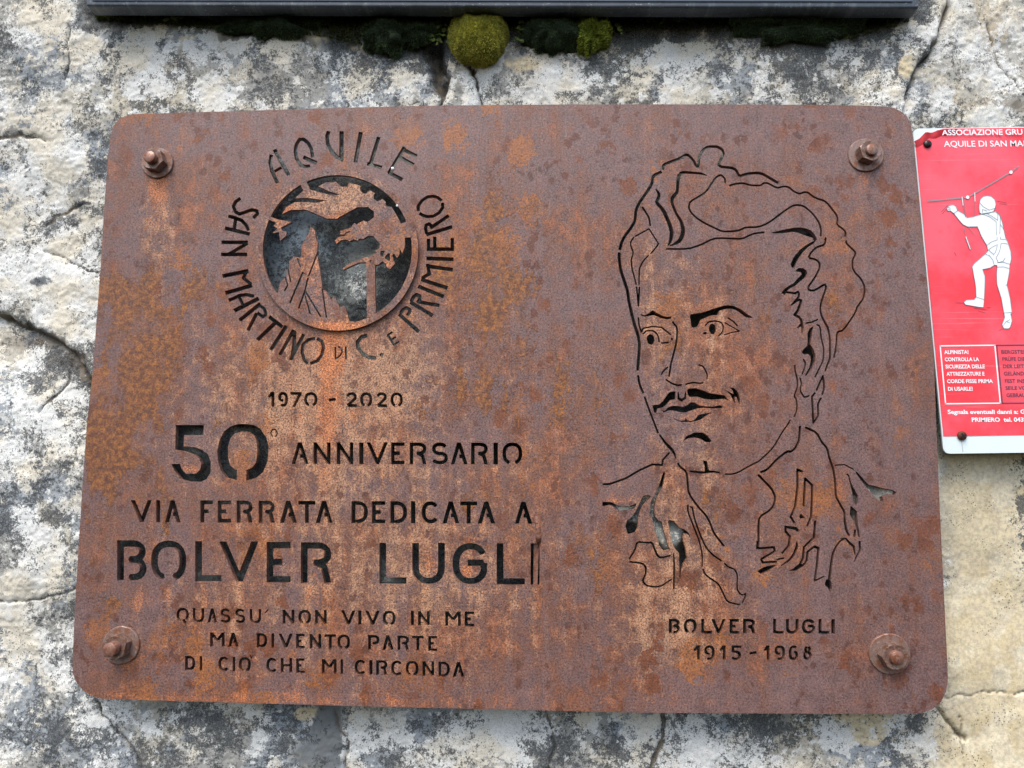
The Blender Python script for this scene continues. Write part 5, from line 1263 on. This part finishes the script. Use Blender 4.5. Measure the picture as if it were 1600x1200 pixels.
cab = lambda d: [(a, b_ + d) for a, b_ in c9([(180, 700), (770, 643), (870, 588), (1405, 275), (1518, 190)])]
polyline_mesh('climbing_cable', [cab(0)], DR, plain('cable_print', rgb(236, 190, 200), .5), sign, .9)
lines = [cab(-.75), cab(.75), body + [body[0]], helmet + [helmet[0]],
  c9([(945, 720), (1000, 780), (1090, 830), (1180, 800)]), c9([(985, 890), (990, 820), (1060, 845)]), c9([(1000, 890), (1100, 930), (1190, 1000), (1195, 1195)]), c9([(1050, 880), (1130, 920), (1215, 980), (1215, 880), (1190, 860)]),
  c9([(1250, 1040), (1320, 1130)]), c9([(1255, 900), (1245, 1180)]), c9([(565, 880), (630, 835)]), c9([(470, 790), (520, 800)]), c9([(475, 825), (520, 815)]), c9([(690, 640), (700, 760), (740, 930)]), c9([(878, 590), (880, 900)]), c9([(710, 640), (725, 760), (742, 890)]),
  c7([(845, 95), (890, 60), (960, 35), (960, 0)]), c7([(1000, 0), (1000, 25), (1060, 30)]), c7([(860, 150), (920, 110), (962, 90), (960, 120), (940, 180), (920, 205), (862, 155)]), c7([(1085, 85), (1040, 75), (1005, 80), (1000, 130), (980, 190), (948, 245), (975, 300), (1030, 285), (1055, 245)]),
  c7([(820, 200), (870, 220), (910, 270), (925, 325)]), c7([(960, 300), (1030, 295), (1108, 320)]), c7([(958, 355), (1030, 350), (1105, 370)]), c7([(715, 705), (808, 735)]), c7([(1040, 892), (1132, 885)]), c7([(1030, 1040), (1070, 990), (1110, 970)]), c7([(1070, 990), (1110, 1010)]), c7([(1060, 565), (1078, 568)]),
  c7([(585, 0), (640, 145)]), c7([(605, 0), (655, 140)]), c9([(720, 1090), (740, 1195)]), c9([(790, 1080), (870, 1190)])]
polyline_mesh('figure_outline', lines, DR - .0003, M_line, sign, .6)
lines2 = [c9([(385, 855), (480, 760)]), c9([(395, 890), (460, 815)]), c9([(1195, 695), (1340, 720)]), c9([(1240, 735), (1350, 745)]), c7([(480, 772), (560, 778)]), c7([(690, 835), (790, 850), (840, 855)]), c7([(740, 870), (820, 888)]), c7([(980, 1095), (1030, 1080)]), c7([(840, 828), (885, 830)]), c7([(460, 180), (480, 220)])]
polyline_mesh('motion_lines', lines2, DR, M_ink, sign, .5)['kind'] = 'stuff'
for cx, cy in c9([(772, 641), (1408, 273)]):
    flat_poly('cable_ring', [(cx + 2.7 * math.cos(t), cy + 2.7 * math.sin(t)) for t in [k * math.pi / 8 for k in range(16)]], DR - .0004, 0, M_wh, sign)
for q_ in (c9([(690, 635), (705, 760)]), c9([(875, 575), (880, 700)]), c7([(595, 0), (645, 143)])): polyline_mesh('lanyard', [q_], DR - .0004, M_wh, sign, 1.1)
M_screw_d = plain('screw_dark', rgb(74, 66, 66), .4, .6, .5, .2, 300); M_screw_r = plain('screw_rusty', rgb(112, 62, 42), .6, .2, .4, .3, 400); M_slot = plain('screw_recess', rgb(24, 20, 20), .8)
def screw(u, v, r, mat):
    F = Matrix.Translation(Vector(at(u, v, SY - .0006))) @ Matrix.Rotation(math.radians(90), 4, 'X')
    s_ = float(at(u + r, v, SY)[0] - at(u, v, SY)[0])
    bm = bmesh.new(); rings = [add_ring(bm, F, s_ * a, z, 24) for a, z in ((1, 0), (1, .0005), (.93, .0011), (.75, .0017), (.5, .0021), (.22, .0023))]
    loft(bm, rings)
    o = bm_obj('screw', bm, mat, sign, True)
    bm = bmesh.new()
    for ang in (.5, .5 + math.pi / 2):
        R_ = F @ Matrix.Rotation(ang, 4, 'Z')
        top = [bm.verts.new(R_ @ Vector((x * s_, y * s_, .0025))) for x, y in ((-.55, -.13), (.55, -.13), (.55, .13), (-.55, .13))]
        bot = [bm.verts.new(R_ @ Vector((x * s_, y * s_, .0012))) for x, y in ((-.55, -.13), (.55, -.13), (.55, .13), (-.55, .13))]
        bm.faces.new(top); bm.faces.new(bot[::-1])
        for i in range(4): bm.faces.new((bot[i], bot[(i + 1) % 4], top[(i + 1) % 4], top[i]))
        F = F @ Matrix.Translation((0, 0, .00004))
    bm_obj('cross_recess', bm, M_slot, o)
screw(1449, 225.3, 6.4, M_screw_d); screw(1502.8, 681, 7.4, M_screw_r)
polyline_mesh('drip_stain', [[(1502.5, 688), (1504.5, 706)]], SY - .0001, plain('drip_stain', rgb(196, 206, 200), .5), sign, 1.3)
